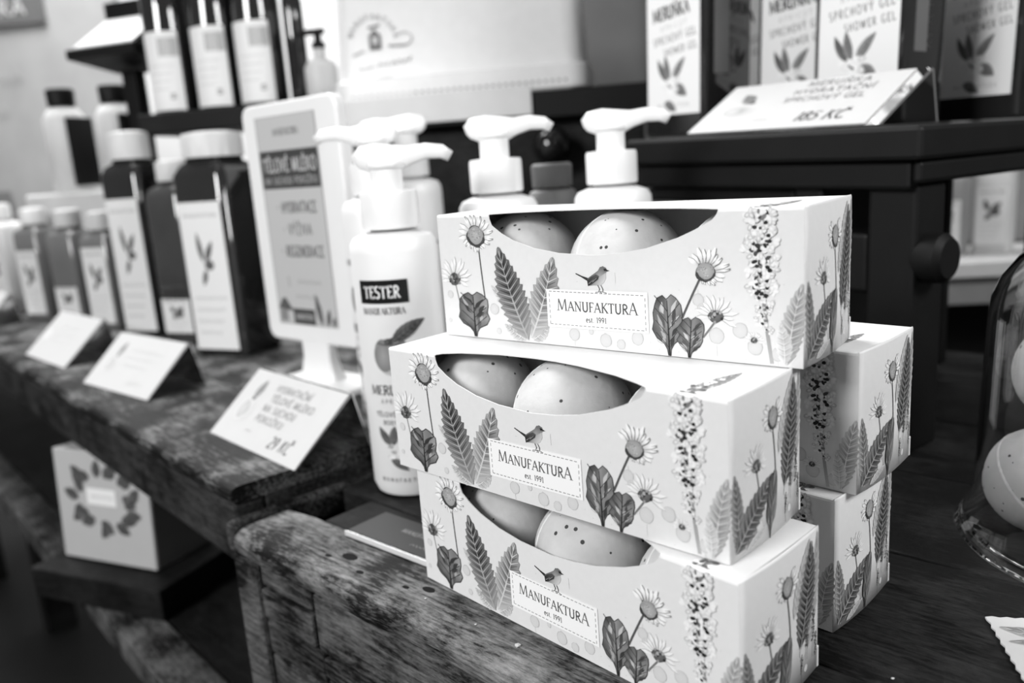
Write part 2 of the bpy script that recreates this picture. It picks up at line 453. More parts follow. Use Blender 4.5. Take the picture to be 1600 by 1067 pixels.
    def spike(s, x, y0, y1, w, seed=1, n=70, dark=35):
        rg = random.Random(seed)
        for k in range(n):
            t = k / n; y = y0 + (y1 - y0) * t; px = x + rg.uniform(-.5, .5) * w * (1 - .25 * abs(2 * t - 1))
            for q in range(3):
                a = rg.uniform(0, 360)
                s.ell(px + w * .09 * math.cos(R(a)), y + w * .09 * math.sin(R(a)), w * .12, w * .075, rg.choice((175, 200, 215, 230)), 250, rot=a, n=8)
            if rg.random() < .6:
                s.ell(x + (px - x) * .6, y + rg.uniform(-.08, .08) * w, w * rg.uniform(.05, .12), w * rg.uniform(.035, .085), rg.choice((dark, 45, 70, 120)), n=8, rot=rg.uniform(0, 180), wob=.2)
    def sprig(s, x, y0, y1, w, seed=1):
        rg = random.Random(seed)
        s.stroke([(x, y0), (x + .3, y1)], w * .12, 110)
        for k in range(26):
            t = .35 + .65 * k / 26
            s.ell(x + rg.uniform(-.4, .4) * w, y0 + (y1 - y0) * t, w * .22, w * .17, rg.choice((55, 75, 95, 130)), n=7, wob=.2)
    def drop(s, x, y, r):
        s.ell(x, y, r, r * 1.05, 190, n=16, wob=.05); s.ell(x, y, r * .9, r * .95, 207, 212, n=16, wob=.04)
    def bird(s, x, y, k):                             # feet at x, y ; k = mm per unit
        P = lambda l: [(x + a * k, y + b * k) for a, b in l]
        s.stroke(P([(-12.2, 8.0), (-9, 6.7), (-5.2, 5.2)]), [.5 * k, .7 * k, 1.6 * k], 45)
        s.poly(P([(-6.0, 5.8), (-5.8, 2.6), (-3, 2.9), (.5, 2.9), (2.6, 4.2), (3.9, 6.4), (3.8, 8.4), (4.4, 9.5), (3.9, 11), (2.5, 11.6), (.9, 11.2), (-.2, 9.6), (-2, 8.4), (-4.4, 6.9)]),
               [80, 70, 150, 195, 205, 200, 190, 110, 90, 85, 100, 120, 110, 90], (.2, 6.6) and (x + .2 * k, y + 6.6 * k), 165)
        s.poly(P([(-6.2, 4.9), (-5.8, 2.4), (-3.6, 3.4), (-.2, 5.6), (.4, 7.2), (-1.4, 7.9), (-4, 6.6)]), [40, 35, 50, 70, 90, 80, 60])
        for q in range(4): s.stroke(P([(-5.4 + q, 3.6 + .4 * q), (-2.6 + q * .8, 5.4 + .4 * q)]), .28 * k, 25 if q % 2 else 150)
        s.poly(P([(1.0, 11.0), (2.4, 11.7), (4.0, 11.0), (4.4, 10), (2.6, 9.9)]), 110)
        s.poly(P([(2.8, 10.6), (4.4, 10.4), (4.2, 9.6), (3.0, 9.5)]), 30)
        s.poly(P([(4.2, 10.2), (5.9, 9.7), (4.3, 9.3)]), 30)
        for q in (0, 1.7): s.stroke(P([(-.6 + q, 3.1), (.3 + q, 1.4), (-.2 + q * 1.3, 0)]), .32 * k, 45)
        s.stroke(P([(-2.0, -.2), (.2, .1), (1.6, -.5)]), .3 * k, 55); s.stroke(P([(.4, .2), (2.2, .1), (4, -.4)]), .3 * k, 55)
    # ---- lettering: a small roman stroke alphabet
    def text(s, txt, x, y, h, g, wt=.13, serif=True, width=None, rot=0, big=(), spacing=.16, skew=0, thin=.38):
        tot = 0
        for i, ch in enumerate(txt):
            k = 1.22 if i in big else 1
            tot += (glyph(ch)[0] * k + spacing) * h
        tot -= spacing * h
        sx = width / tot if width else 1
        c, sn = math.cos(R(rot)), math.sin(R(rot)); cur = 0
        for i, ch in enumerate(txt):
            k = 1.22 if i in big else 1
            wdt, strokes, serifs = glyph(ch)
            def T(p):
                lx = (cur + p[0] * h * k + skew * p[1] * h) * sx; ly = p[1] * h * k
                return (x + lx * c - ly * sn, y + lx * sn + ly * c)
            for kind, pts in strokes:
                s.stroke([T(p) for p in pts], h * wt * (1 if kind == 'k' or not serif else thin), g)
            if serif:
                for (px, py) in serifs:
                    s.stroke([T((px - .13, py)), T((px + .13, py))], h * wt * .36, g)
            cur += (wdt * k + spacing) * h
        return tot * sx
    def scribble(s, x, y, wd, h, g, seed=1, rot=0):
        rg = random.Random(seed); n = int(wd / h * 2.2); c, sn = math.cos(R(rot)), math.sin(R(rot)); pts = []
        for i in range(n + 1):
            lx = wd * i / n; ly = h * (.5 + (.5 if i % 2 else -.45) * rg.uniform(.4, 1)); pts.append((x + lx * c - ly * sn, y + lx * sn + ly * c))
        s.stroke(pts, h * .2, g)
    def build(s, name, fn, parent, mat='ink', step=5e-6, base=.0):
        o = link_mesh(name, [fn(x / 1000, y / 1000, base + z * step) for x, y, z in s.v], s.f, mat, parent, cols=s.c)
        return o

def arcp(cx, cy, rx, ry, a0, a1, n=10):
    return [(cx + rx * math.cos(R(a0 + (a1 - a0) * i / n)), cy + ry * math.sin(R(a0 + (a1 - a0) * i / n))) for i in range(n + 1)]
GL = {
 'A': (.74, [('t', [(.06, 0), (.37, 1)]), ('k', [(.36, 1), (.68, 0)]), ('t', [(.17, .36), (.56, .36)])], [(.06, 0), (.68, 0)]),
 'B': (.6, [('k', [(.12, 0), (.12, 1)]), ('k', [(.12, .98)] + arcp(.28, .76, .22, .22, 90, -90) + [(.12, .54)]), ('k', [(.12, .54)] + arcp(.3, .27, .26, .26, 90, -90) + [(.12, .02)])], []),
 'C': (.66, [('k', arcp(.4, .5, .34, .5, 50, 310, 14))], []),
 'D': (.7, [('k', [(.12, 0), (.12, 1)]), ('k', [(.12, .98)] + arcp(.26, .5, .38, .48, 90, -90, 12) + [(.12, .02)])], []),
 'E': (.54, [('k', [(.12, 0), (.12, 1)]), ('t', [(.1, .98), (.5, .98)]), ('t', [(.12, .52), (.42, .52)]), ('t', [(.1, .02), (.52, .02)]), ('t', [(.5, .98), (.5, .84)]), ('t', [(.52, .02), (.53, .18)])], []),
 'F': (.5, [('k', [(.12, 0), (.12, 1)]), ('t', [(.1, .98), (.5, .98)]), ('t', [(.12, .52), (.42, .52)]), ('t', [(.5, .98), (.5, .82)])], [(.12, 0)]),
 'G': (.7, [('k', arcp(.4, .5, .34, .5, 50, 320, 14)), ('k', [(.64, .1), (.64, .42)]), ('t', [(.46, .42), (.7, .42)])], []),
 'H': (.74, [('k', [(.12, 0), (.12, 1)]), ('k', [(.62, 0), (.62, 1)]), ('t', [(.12, .52), (.62, .52)])], [(.12, 0), (.12, 1), (.62, 0), (.62, 1)]),
 'I': (.26, [('k', [(.13, 0), (.13, 1)])], [(.13, 0), (.13, 1)]),
 'J': (.4, [('k', [(.3, 1), (.3, .2)] + arcp(.14, .16, .16, .16, 0, -100, 6))], [(.3, 1)]),
 'K': (.68, [('k', [(.12, 0), (.12, 1)]), ('t', [(.13, .46), (.58, 1)]), ('k', [(.24, .58), (.64, 0)])], [(.12, 0), (.12, 1), (.58, 1), (.64, 0)]),
 'L': (.52, [('k', [(.12, 0), (.12, 1)]), ('t', [(.1, .02), (.5, .02)]), ('t', [(.5, .02), (.52, .18)])], [(.12, 1)]),
 'M': (.94, [('t', [(.1, 0), (.16, 1)]), ('k', [(.16, 1), (.46, .05)]), ('t', [(.46, .05), (.76, 1)]), ('k', [(.78, 1), (.84, 0)])], [(.1, 0), (.84, 0)]),
 'N': (.76, [('t', [(.12, 0), (.12, 1)]), ('k', [(.12, 1), (.64, 0)]), ('t', [(.64, 0), (.64, 1)])], [(.12, 0), (.08, 1), (.64, 1)]),
 'O': (.78, [('k', arcp(.39, .5, .34, .5, 0, 360, 18))], []),
 'P': (.56, [('k', [(.12, 0), (.12, 1)]), ('k', [(.12, .98)] + arcp(.28, .72, .24, .26, 90, -90) + [(.12, .46)])], [(.12, 0)]),
 'R': (.62, [('k', [(.12, 0), (.12, 1)]), ('k', [(.12, .98)] + arcp(.26, .74, .24, .24, 90, -90) + [(.12, .5)]), ('k', [(.26, .5), (.6, 0)])], [(.12, 0), (.6, 0)]),
 'S': (.5, [('k', arcp(.26, .75, .2, .24, 50, 270, 9) + arcp(.26, .26, .22, .25, 90, -140, 9))], []),
 'T': (.62, [('k', [(.31, 0), (.31, 1)]), ('t', [(.02, .98), (.6, .98)]), ('t', [(.02, .98), (.02, .82)]), ('t', [(.6, .98), (.6, .82)])], [(.31, 0)]),
 'U': (.72, [('k', [(.13, 1), (.13, .35)] + arcp(.36, .3, .23, .3, 180, 360, 10) + [(.59, .35), (.59, 1)])], [(.13, 1), (.59, 1)]),
 'V': (.7, [('k', [(.06, 1), (.36, 0)]), ('t', [(.36, 0), (.64, 1)])], [(.06, 1), (.64, 1)]),
 'W': (1.0, [('k', [(.04, 1), (.28, 0)]), ('t', [(.28, 0), (.5, .9)]), ('k', [(.5, .9), (.72, 0)]), ('t', [(.72, 0), (.96, 1)])], [(.04, 1), (.96, 1)]),
 'X': (.66, [('k', [(.08, 1), (.6, 0)]), ('t', [(.06, 0), (.58, 1)])], []),
 'Y': (.66, [('k', [(.04, 1), (.33, .48)]), ('t', [(.33, .48), (.62, 1)]), ('k', [(.33, .48), (.33, 0)])], [(.04, 1), (.62, 1), (.33, 0)]),
 'Z': (.6, [('t', [(.06, .98), (.54, .98)]), ('k', [(.54, .98), (.06, .02)]), ('t', [(.06, .02), (.56, .02)])], []),
 '0': (.56, [('k', arcp(.28, .5, .22, .5, 0, 360, 16))], []),
 '1': (.34, [('k', [(.2, 0), (.2, 1)]), ('t', [(.2, 1), (.06, .86)])], [(.2, 0)]),
 '2': (.54, [('k', arcp(.27, .74, .21, .25, 160, -40, 9) + [(.06, .02)]), ('k', [(.06, .02), (.52, .02)])], []),
 '5': (.52, [('t', [(.46, .98), (.14, .98)]), ('t', [(.14, .98), (.1, .55)]), ('k', [(.1, .55)] + arcp(.24, .3, .24, .3, 100, -140, 10))], []),
 '8': (.54, [('k', arcp(.27, .76, .18, .23, 0, 360, 12)), ('k', arcp(.27, .27, .22, .27, 0, 360, 14))], []),
 '9': (.54, [('k', arcp(.27, .7, .2, .28, 0, 360, 14)), ('t', [(.47, .7), (.42, .3), (.2, 0)])], []),
 'e': (.46, [('t', [(.08, .34), (.4, .34)]), ('k', [(.4, .34)] + arcp(.24, .32, .18, .32, 20, 310, 12))], []),
 's': (.36, [('k', arcp(.18, .48, .12, .14, 50, 270, 7) + arcp(.18, .17, .14, .16, 90, -140, 7))], []),
 't': (.34, [('k', [(.16, .82), (.16, .14)] + arcp(.26, .14, .1, .13, 180, 290, 5)), ('t', [(.03, .62), (.32, .62)])], []),
 'c': (.42, [('k', arcp(.25, .32, .19, .32, 50, 310, 10))], []),
 '.': (.18, [('k', [(.05, .05), (.15, .05)])], []), ' ': (.34, [], []), '-': (.4, [('k', [(.08, .42), (.34, .42)])], []),
 '*': (.34, [('k', [(.06, .5), (.26, .5)])], []), '&': (.66, [('k', arcp(.3, .76, .16, .22, -60, 240, 10) + [(.6, .02)]), ('k', arcp(.28, .26, .24, .25, 100, 340, 10))], []),
}
MARK = {'Ý': ('Y', 'a'), 'Á': ('A', 'a'), 'É': ('E', 'a'), 'Í': ('I', 'a'), 'Ň': ('N', 'c'), 'Č': ('C', 'c'), 'Ž': ('Z', 'c'), 'Ě': ('E', 'c'), 'Š': ('S', 'c'), 'č': ('c', 'c2')}
def glyph(ch):
    if ch in MARK:
        b, m = MARK[ch]; wd, st, se = GL[b]; c = wd / 2; o = -.34 if m == 'c2' else 0
        add = [('k', [(c - .05, 1.08 + o), (c + .1, 1.28 + o)])] if m == 'a' else [('t', [(c - .16, 1.26 + o), (c, 1.08 + o)]), ('t', [(c, 1.08 + o), (c + .16, 1.26 + o)])]
        return wd, st + add, se
    return GL.get(ch, GL['I'])

# ================================================================== SETTING
def slab(name, x0, x1, y0, y1, z0, z1, mat, label):
    return structure(MB().box(x0, x1, y0, y1, z0, z1).build(name, mat), label)
slab('floor', -4, 4, -2, 4, -.80, -.75, 'floor', 'dark shop floor below the tables')
slab('wall_back', -4, .25, 3.0, 3.1, -.75, 2.2, 'wall', 'pale shop wall far behind the shelves')
slab('wall_right', .25, 4, 2.2, 2.3, -.75, 2.2, 'midgrey', 'grey shop wall behind the black shelf')

# ---- weathered wooden crate under the soap boxes
crate = empty('wooden_crate', F(0, 0, 0), YAW, 'weathered dark wooden crate under the stack of flowered boxes', 'crate')
def plank(name, x0, x1, y0, y1, z0, z1, mat, parent, bevel=.0015, seg=2):
    cx, cy, cz = (x0 + x1) / 2, (y0 + y1) / 2, (z0 + z1) / 2
    o = MB().box(x0 - cx, x1 - cx, y0 - cy, y1 - cy, z0 - cz, z1 - cz).build(name, mat, parent, bevel=bevel, seg=seg)
    o.location = (cx, cy, cz)
    return o
# front top board with a rounded, worn nose
def nose_board(u0, u1, v0, v1, zt, th, r, mat, parent, name='board'):
    prof = [(v1, zt - th), (v0 + .003, zt - th)] + [(v0 + r - r * math.sin(a), zt - r * .8 + r * .8 * math.cos(a)) for a in [math.pi / 2 * (1 - i / 7) for i in range(8)]] + [(v1, zt)]
    cu = (u0 + u1) / 2
    mb = MB(); n = 26; rg = random.Random(5)
    for i in range(n + 1):
        u = u0 + (u1 - u0) * i / n; e = .6 if i in (0, n) else 1
        wv = .0012 * math.sin(u * 61) + .0008 * math.sin(u * 23 + 1) + rg.uniform(-.0004, .0004)
        for (v, z) in prof:
            k = max(0, 1 - (v - v0) / .02)
            mb.v.append(Vector((u - cu, v + wv * k, (zt - (zt - z) ) - (.003 if i == 0 else 0) * (1 if z > zt - th * .5 else 0))))
    m = len(prof)
    for i in range(n):
        for j in range(m):
            j2 = (j + 1) % m
            mb.f.append((i * m + j, i * m + j2, (i + 1) * m + j2, (i + 1) * m + j))
    mb.f += [tuple(range(m - 1, -1, -1)), tuple(n * m + j for j in range(m))]
    o = mb.build(name, mat, parent, auto=True)
    o.location = (cu, 0, 0)
    return o
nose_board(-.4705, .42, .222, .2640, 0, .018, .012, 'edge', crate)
plank('board', -.428, .42, .2650, .3030, -.018, 0, 'crate', crate)
plank('board', -.463, .42, .3040, .4190, -.018, -.0002, 'crate', crate)
plank('board', -.452, .42, .4200, .5350, -.018, 0, 'crate', crate)
ec = plank('end_cleat', -.483, -.4725, .2240, .3600, -.020, .001, 'edge', crate, .004, 3)
ec.rotation_euler = (0, 0, R(-4.6)); ec.location.x += .0055
# hollow floor inside the hand hole, then the side boards
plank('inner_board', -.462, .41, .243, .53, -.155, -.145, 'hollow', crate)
plank('corner_post', -.480, -.452, .2255, .255, -.60, -.0205, 'face', crate, .003)
for (u0, u1, z0, z1, d) in ((-.4505, -.392, -.036, -.0212, .0008), (-.4505, -.392, -.059, -.037, 0), (-.391, .42, -.059, -.0212, .0004),
                            (-.4505, -.386, -.083, -.0597, .0005), (-.385, -.20, -.0735, -.0597, -.0006), (-.199, .42, -.0735, -.0597, .0012),
                            (-.385, .42, -.108, -.0743, .0004), (-.4505, -.386, -.108, -.0837, .001), (-.4505, .42, -.16, -.1088, .0006), (-.4505, .42, -.22, -.1608, 0), (-.4505, .42, -.30, -.2208, .0006)):
    plank('side_board', u0 + .0009, u1 - .0009, .2265 + d * 1.8, .242, z0 + .0007, z1 - .0005, 'face', crate, .0016)
# dark worn dents and nail holes in the front board
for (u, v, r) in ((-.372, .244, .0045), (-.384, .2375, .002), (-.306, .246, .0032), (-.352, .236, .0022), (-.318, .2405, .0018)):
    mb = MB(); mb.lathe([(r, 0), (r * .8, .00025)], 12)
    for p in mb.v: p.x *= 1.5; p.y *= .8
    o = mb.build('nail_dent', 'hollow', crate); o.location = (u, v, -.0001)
# table behind the crate (same height, seen right of the boxes)
back = empty('back_table', F(0, .5, 0), YAW, 'dark wooden table behind the crate, under the black stand', 'table')
for k in range(3):
    plank('board', -.30, .75, .0375 + k * .1155, .0375 + k * .1155 + .1147, -.024, -.0004, 'crate', back)
plank('leg', -.25, -.20, .06, .11, -.75, -.0245, 'darkwood', back); plank('leg', .68, .73, .06, .11, -.75, -.0245, 'darkwood', back)
plank('leg', -.25, -.20, .33, .38, -.75, -.0245, 'darkwood', back); plank('leg', .68, .73, .33, .38, -.75, -.0245, 'darkwood', back)
riser = plank('riser_board', -.452, -.305, .408, .533, .0002, .0160, 'darkwood', None, .002)
riser.matrix_world = Matrix.Rotation(YAW, 4, 'Z') @ Matrix.Translation((-.3785, .4705, .0081))
tag(riser, 'dark wooden board lying behind the boxes under two pump bottles', 'board')

# ---- long worn table on the left
TY = R(-48.5)
T0 = Vector((-.1905, .4995, 0))
table = empty('long_table', T0, TY, 'long worn wooden table carrying bottles and price cards', 'table')
def TW(a, b, z=.02):                   # table frame -> world (a along the edge, negative to the left; b towards the back)
    return T0 + Vector((a * math.cos(TY) - b * math.sin(TY), a * math.sin(TY) + b * math.cos(TY), z))
o = nose_board(-2.0, -.002, 0, .118, .02, .012, .008, 'table', table, 'board')
for k in range(2):
    plank('board', -2.0, -.002, .119 + k * .131, .119 + k * .131 + .130, -.010, .02, 'table', table, .002)
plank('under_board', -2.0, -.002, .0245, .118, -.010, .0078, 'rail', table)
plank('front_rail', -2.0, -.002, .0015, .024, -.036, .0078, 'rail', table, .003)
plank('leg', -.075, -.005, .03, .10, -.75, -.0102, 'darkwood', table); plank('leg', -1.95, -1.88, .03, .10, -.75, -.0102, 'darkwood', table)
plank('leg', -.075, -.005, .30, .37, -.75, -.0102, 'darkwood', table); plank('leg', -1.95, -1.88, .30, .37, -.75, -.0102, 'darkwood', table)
lower = empty('lower_shelf', TW(0, 0, 0), TY, 'dim lower shelf of boards beneath the long table', 'shelf')
plank('board', -1.87, -.08, -.012, .029, -.235, -.205, 'face', lower, .002)  # lighter wood paints in the light along the shelf's front strip
plank('board', -1.87, -.08, .031, .25, -.235, -.206, 'darkwood', lower, .002)  # darker wood from here back paints in the table's shade
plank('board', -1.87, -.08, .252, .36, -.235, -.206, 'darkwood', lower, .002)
for a in (-1.5, -.12):
    plank('leg', a - .03, a + .03, .24, .29, -.75, -.2352, 'darkwood', lower); plank('leg', a - .03, a + .03, .105, .165, -.75, -.2352, 'darkwood', lower)

# ================================================================== FLOWERED SOAP BOXES
BW, BH, BD = 190.0, 63.3, 59.0
FRONT_ARC = [(34.8, 63.3), (35.2, 60.5), (36.4, 57.6), (42, 53.8), (49, 50.4), (61.6, 46.6), (76, 44.4), (95.7, 43.6), (109, 44.8), (122, 47), (137.3, 51.6), (144.5, 54.6), (150, 57.3), (153, 59), (154.9, 61.3), (155.5, 63.3)]
TOP_ARC = [(34.8, 1.2), (36.4, 4.5), (44, 9.3), (64, 15.4), (84, 17.4), (97, 17.3), (111, 15.8), (134, 10.5), (148, 5), (155.5, 1.2)]
def interp(tab, s):
    for (a, b), (c, d) in zip(tab, tab[1:]):
        if a <= s <= c: return b + (d - b) * (s - a) / (c - a)
def bulge(y):                          # outward swell of the end flap (mm), y measured from the front
    t = max(0, min(1, y / BD)); return .35 + 2.0 * math.sin(math.pi * t) ** .9 * (1 - .3 * t)
def carton_meshes(parent):
    mb = MB()
    def V(s, y, z): mb.v.append(Vector((s / 1000 - BW / 2000, y / 1000 - BD / 2000, z / 1000))); return len(mb.v) - 1
    xs = sorted(set([0, 8, 17, 26] + [a for a, _ in FRONT_ARC] + [a for a, _ in TOP_ARC] + [90, 104, 128] + [164, 173, 182, BW]))
    fold = [(0, BH - 1.3), (.4, BH - .4), (1.2, BH)]
    win = lambda s: 34.8 <= s <= 155.5
    prevF = prevT = None; cache = {}
    for a, b in zip(xs, xs[1:]):
        inside = win(a) and win(b)
        if inside:
            f = [(0, 0, interp(FRONT_ARC, a)), (0, 0, interp(FRONT_ARC, b))]
            mb.f.append((V(a, 0, 0), V(b, 0, 0), V(b, 0, f[1][2]), V(a, 0, f[0][2])))
            mb.f.append((V(a, interp(TOP_ARC, a), BH), V(b, interp(TOP_ARC, b), BH), V(b, BD, BH), V(a, BD, BH)))
        else:
            path = [(0, 0)] + fold + [(BD, BH)]
            for p, q in zip(path, path[1:]):
                mb.f.append((V(a, p[0], p[1]), V(b, p[0], p[1]), V(b, q[0], q[1]), V(a, q[0], q[1])))
    mb.f.append((V(BW, BD, 0), V(0, BD, 0), V(0, BD, BH), V(BW, BD, BH)))
    mb.f.append((V(0, BD, 0), V(0, 0, 0), V(0, 0, BH - .8), V(0, 1, BH), V(0, BD, BH)))
    mb.f.append((V(0, 0, 0), V(0, BD, 0), V(BW, BD, 0), V(BW, 0, 0)))
    o = mb.build('carton_body', 'paper', parent)
    bm = bmesh.new(); bm.from_mesh(o.data); bmesh.ops.remove_doubles(bm, verts=bm.verts, dist=1e-6); bm.to_mesh(o.data); bm.free()
    sm = o.modifiers.new('paper', 'SOLIDIFY'); sm.thickness = .0005; sm.offset = -1
    MB().box(-.0935, .0935, -.0285, .0285, .0008, .0045).build('inner_tray', 'card', parent)
    # end flap: folded over, slightly swollen, with a tab at the lower back corner
    mb = MB(); n = 14
    for i in range(n + 1):
        y = BD * i / n
        for z in (0.2, BH * .33, BH * .66, BH - .5, BH + .35 + .5 * math.sin(math.pi * i / n)):
            V(BW + bulge(y) - (.25 if z > BH else 0), y, z)
    mb.f = [(i * 5 + j, (i + 1) * 5 + j, (i + 1) * 5 + j + 1, i * 5 + j + 1) for i in range(n) for j in range(4)]
    o = mb.build('end_flap', 'paper', parent, smooth=True)
    sm = o.modifiers.new('paper', 'SOLIDIFY'); sm.thickness = .0006; sm.offset = -1
    mb = MB(); mb.box(BW / 2000 - .0002, BW / 2000 + .0008, BD / 2000 - .0012, BD / 2000 + .0005, .0004, .010); mb.build('tuck_tab', 'paper', parent, bevel=.0003)

def front_fn(x, y, z): return Vector((x - BW / 2000, -BD / 2000 - .00012 - z, y))
def end_fn(x, y, z): return Vector((BW / 2000 + bulge(x * 1000) / 1000 + .00015 + z, x - BD / 2000, y))
def top_fn(x, y, z): return Vector((x - BW / 2000, y - BD / 2000, BH / 1000 + .00015 + z))
def draw_front():
    p = Print(random.Random(2))
    for (x, y, r) in ((34.5, 15.6, 2.8), (82.6, 6.0, 2.9), (99.8, 4.4, 3.1), (107.8, 3.2, 2.3), (116.4, 6.6, 3), (5.2, 21.9, 2), (154, 10.7, 3.4), (164.3, 13.7, 3.2), (180, 4.9, 2.7), (170.5, 7.2, 3.2), (146, 25.5, 2.6), (147.5, 22, 2), (36.5, 4.4, 1.6), (128.5, 8, 2.6), (92, 8, 1.3), (3.6, 8, 1.2)):
        p.drop(x, y, r)
    for x, y in ((82.6, 3), (99.8, 1), (154, 7), (146, 30), (106, 36), (180, 2)): p.stroke([(x, y), (x + .2, max(.4, y - 5))], .18, 205)
    for k in range(26):
        p.ell(p.rng.uniform(60, 188), p.rng.uniform(1, 34), .22, .22, 195, n=5)
    # pale back leaves, then the dark one
    p.leaf((53, 4.5), (33.3, 27.8), 8.5, -1.2, 8, 168, 205, 222)
    p.leaf((54, 1.2), (40.5, 8.2), 7, 1, 6, 165, 200, 225)
    p.leaf((58, 1.5), (68, 9.5), 7, -1, 6, 175, 205, 225)
    p.leaf((57, 2.5), (72.4, 42.6), 17, -2.5, 10, 112, 150, 205, fade=195)
    p.leaf((55.2, 1.5), (39.6, 47.2), 18, 3.2, 13, 62, 102, 170, fade=165)
    # left daisies
    p.stroke(bez((27, 47), (27.6, 33), (29.2, 17)), .75, 70)
    p.stroke(bez((9.3, 28), (10.4, 22), (12, 15)), .6, 130)
    p.bud(9.2, 30.2, 11.2, 4, -8)
    p.daisy(25.7, 52.6, 11.2, 5.2, 4.9, -205, 155, 19, 5, .75)
    p.crumple(20.8, .6, 21, 23.3, 3)
    # right daisies
    p.stroke(bez((147, 34.5), (143, 27), (138.6, 17.5)), .95, 85)
    p.stroke([(153, 16), (148, 9.5)], .8, 120)
    p.bud(153.8, 19, 9.4, 8, -10)
    p.daisy(149.6, 37.6, 10.6, 4.0, 3.7, -110, 150, 17, 9, .55)
    p.crumple(132.2, .3, 15, 27, 7, -.8)
    p.crumple(141.5, .3, 12.5, 17.8, 12, 1.5)
    # flower spike
    p.stroke(bez((173.6, 36), (174.3, 20), (177.6, 1)), [1.1, 1.3, 1.5], 120, 175)
    p.spike(173, 30, 62.6, 13, 21, 78)
    p.spike(174.6, 14, 31, 8.5, 22, 26, 70)
    for k in range(9): p.ell(173.5 + p.rng.uniform(-3.4, 3.4), 27 + p.rng.uniform(0, 33), 1.0, .8, 30, n=9, wob=.25)
    p.bud(170.2, 10, 4.2, 13)
    # leaf wrapping round the corner
    p.leaf((183.6, 1), (189.6, 34), 9.6, 1.2, 10, 150, 180, 215)
    p.leaf((182.8, 1), (181.0, 18), 7, -1, 7, 190, 212, 226)
    # label with stitched border
    p.poly([(67.7, 8.9), (122.5, 9.3), (122.2, 27.7), (67.7, 27.2)], 244)
    x0, x1, y0, y1 = 69.3, 120.9, 10.4, 26.2
    d = 1.55
    n = int((x1 - x0) / (d * 1.5))
    for k in range(n):
        a = x0 + (x1 - x0) * k / n
        for y in (y0, y1): p.stroke([(a, y), (a + d, y)], .34, 120)
    n = int((y1 - y0) / (d * 1.5))
    for k in range(n):
        a = y0 + (y1 - y0) * k / n
        for x in (x0, x1): p.stroke([(x, a), (x, a + d)], .34, 120)
    p.text('MANUFAKTURA', 73.6, 17.3, 4.5, 84, .16, True, 43.4, big=(0, 10), spacing=.06, thin=.55)
    p.text('est. 1991', 89.6, 12.4, 2.5, 85, .17, True, 11, spacing=.1, thin=.8)
    p.bird(97.4, 26.9, 1.02)
    return p
def draw_end():
    p = Print(random.Random(6))
    for (x, y, r) in ((44, 15, 2.6), (20, 8, 2.6), (52, 22, 2), (47, 6, 1.6)): p.drop(x, y, r)
    p.leaf((49, 14), (57.5, 62), 9, -2, 11, 150, 180, 215)
    p.leaf((36, 33), (50, 62), 7, 2, 9, 165, 195, 220)
    p.leaf((41.5, 17.5), (51.0, 60.5), 15, -2.4, 15, 62, 105, 150)
    p.stroke(bez((30.3, 46), (33, 36), (33.6, 22)), .8, 85)
    p.stroke([(17.6, 32), (19.5, 24)], .7, 120)
    p.bud(17.5, 33.5, 8.6, 3, -4)
    p.daisy(30.6, 49.2, 9.2, 3.6, 4.2, -235, 60, 16, 4, .6)
    p.leaf((5, 2.5), (2.6, 34.5), 8, -1.4, 11, 105, 140, 195)
    p.leaf((3, 3), (30.5, 26.5), 13, 2.0, 11, 70, 108, 165)
    p.crumple(27.6, .6, 8.5, 27, 5, 3.5)
    p.leaf((10, 2), (25, 7), 4, .6, 6, 165, 195, 220)
    p.sprig(53.6, 8, 30, 2.6, 1); p.sprig(47.4, 10, 26, 2.4, 2); p.sprig(43.2, 1, 14, 2.0, 3); p.sprig(56.6, 2, 18, 2, 4)
    return p
def draw_top():
    p = Print(random.Random(9))
    p.leaf((172, 1.5), (177, 36), 8, 0, 9, 95, 150, 195)
    for k in range(30): p.ell(173 + p.rng.uniform(-3.6, 3.6), 2 + 22 * p.rng.random(), 1.2, 1.0, p.rng.choice((60, 90, 240, 245)), n=8, wob=.2)
    return p

bx = empty('soap_box', (0, 0, 0), 0)
carton_meshes(bx)
CB = [c for c in bx.children if c.name.startswith('carton_body')][0]; EF = [c for c in bx.children if c.name.startswith('end_flap')][0]
draw_front().build('front_print', front_fn, CB)
draw_end().build('end_print', end_fn, EF)
draw_top().build('top_print', top_fn, CB)
HZ = .06345
BOXES = {  # world x, y, yaw (deg), level
 'A': (.05798, .39087, -38.9, 2, 'open-window flowered carton of bath bombs on top of the stack'),
 'B': (.02598, .36168, -43.6, 1, 'flowered bath bomb carton in the middle of the front stack'),
 'C': (.03161, .35235, -47.5, 0, 'flowered bath bomb carton at the bottom of the front stack, on the crate'),
 'D': (.09958, .41690, -46.3, 1, 'flowered carton behind the front stack, upper of the two rear ones'),
 'E': (.09057, .41493, -47.2, 0, 'flowered carton behind the front stack, lower of the two rear ones'),
}
BOMB = MB()
n, m_ = 40, 24
prof = [(.0284 * math.cos(R(-90 + 180 * i / m_)) + .00001, .0284 * math.sin(R(-90 + 180 * i / m_))) for i in range(m_ + 1)]
BOMB.lathe(prof, n)
bomb0 = BOMB.build('bath_bomb', 'bomb', None, smooth=True)
seam0 = MB().lathe([(.0283, -.0008), (.0286, -.0004), (.0286, .0004), (.0283, .0008)], 48, cap=False).build('seam', 'seam', bomb0, smooth=True)
first_bomb = True
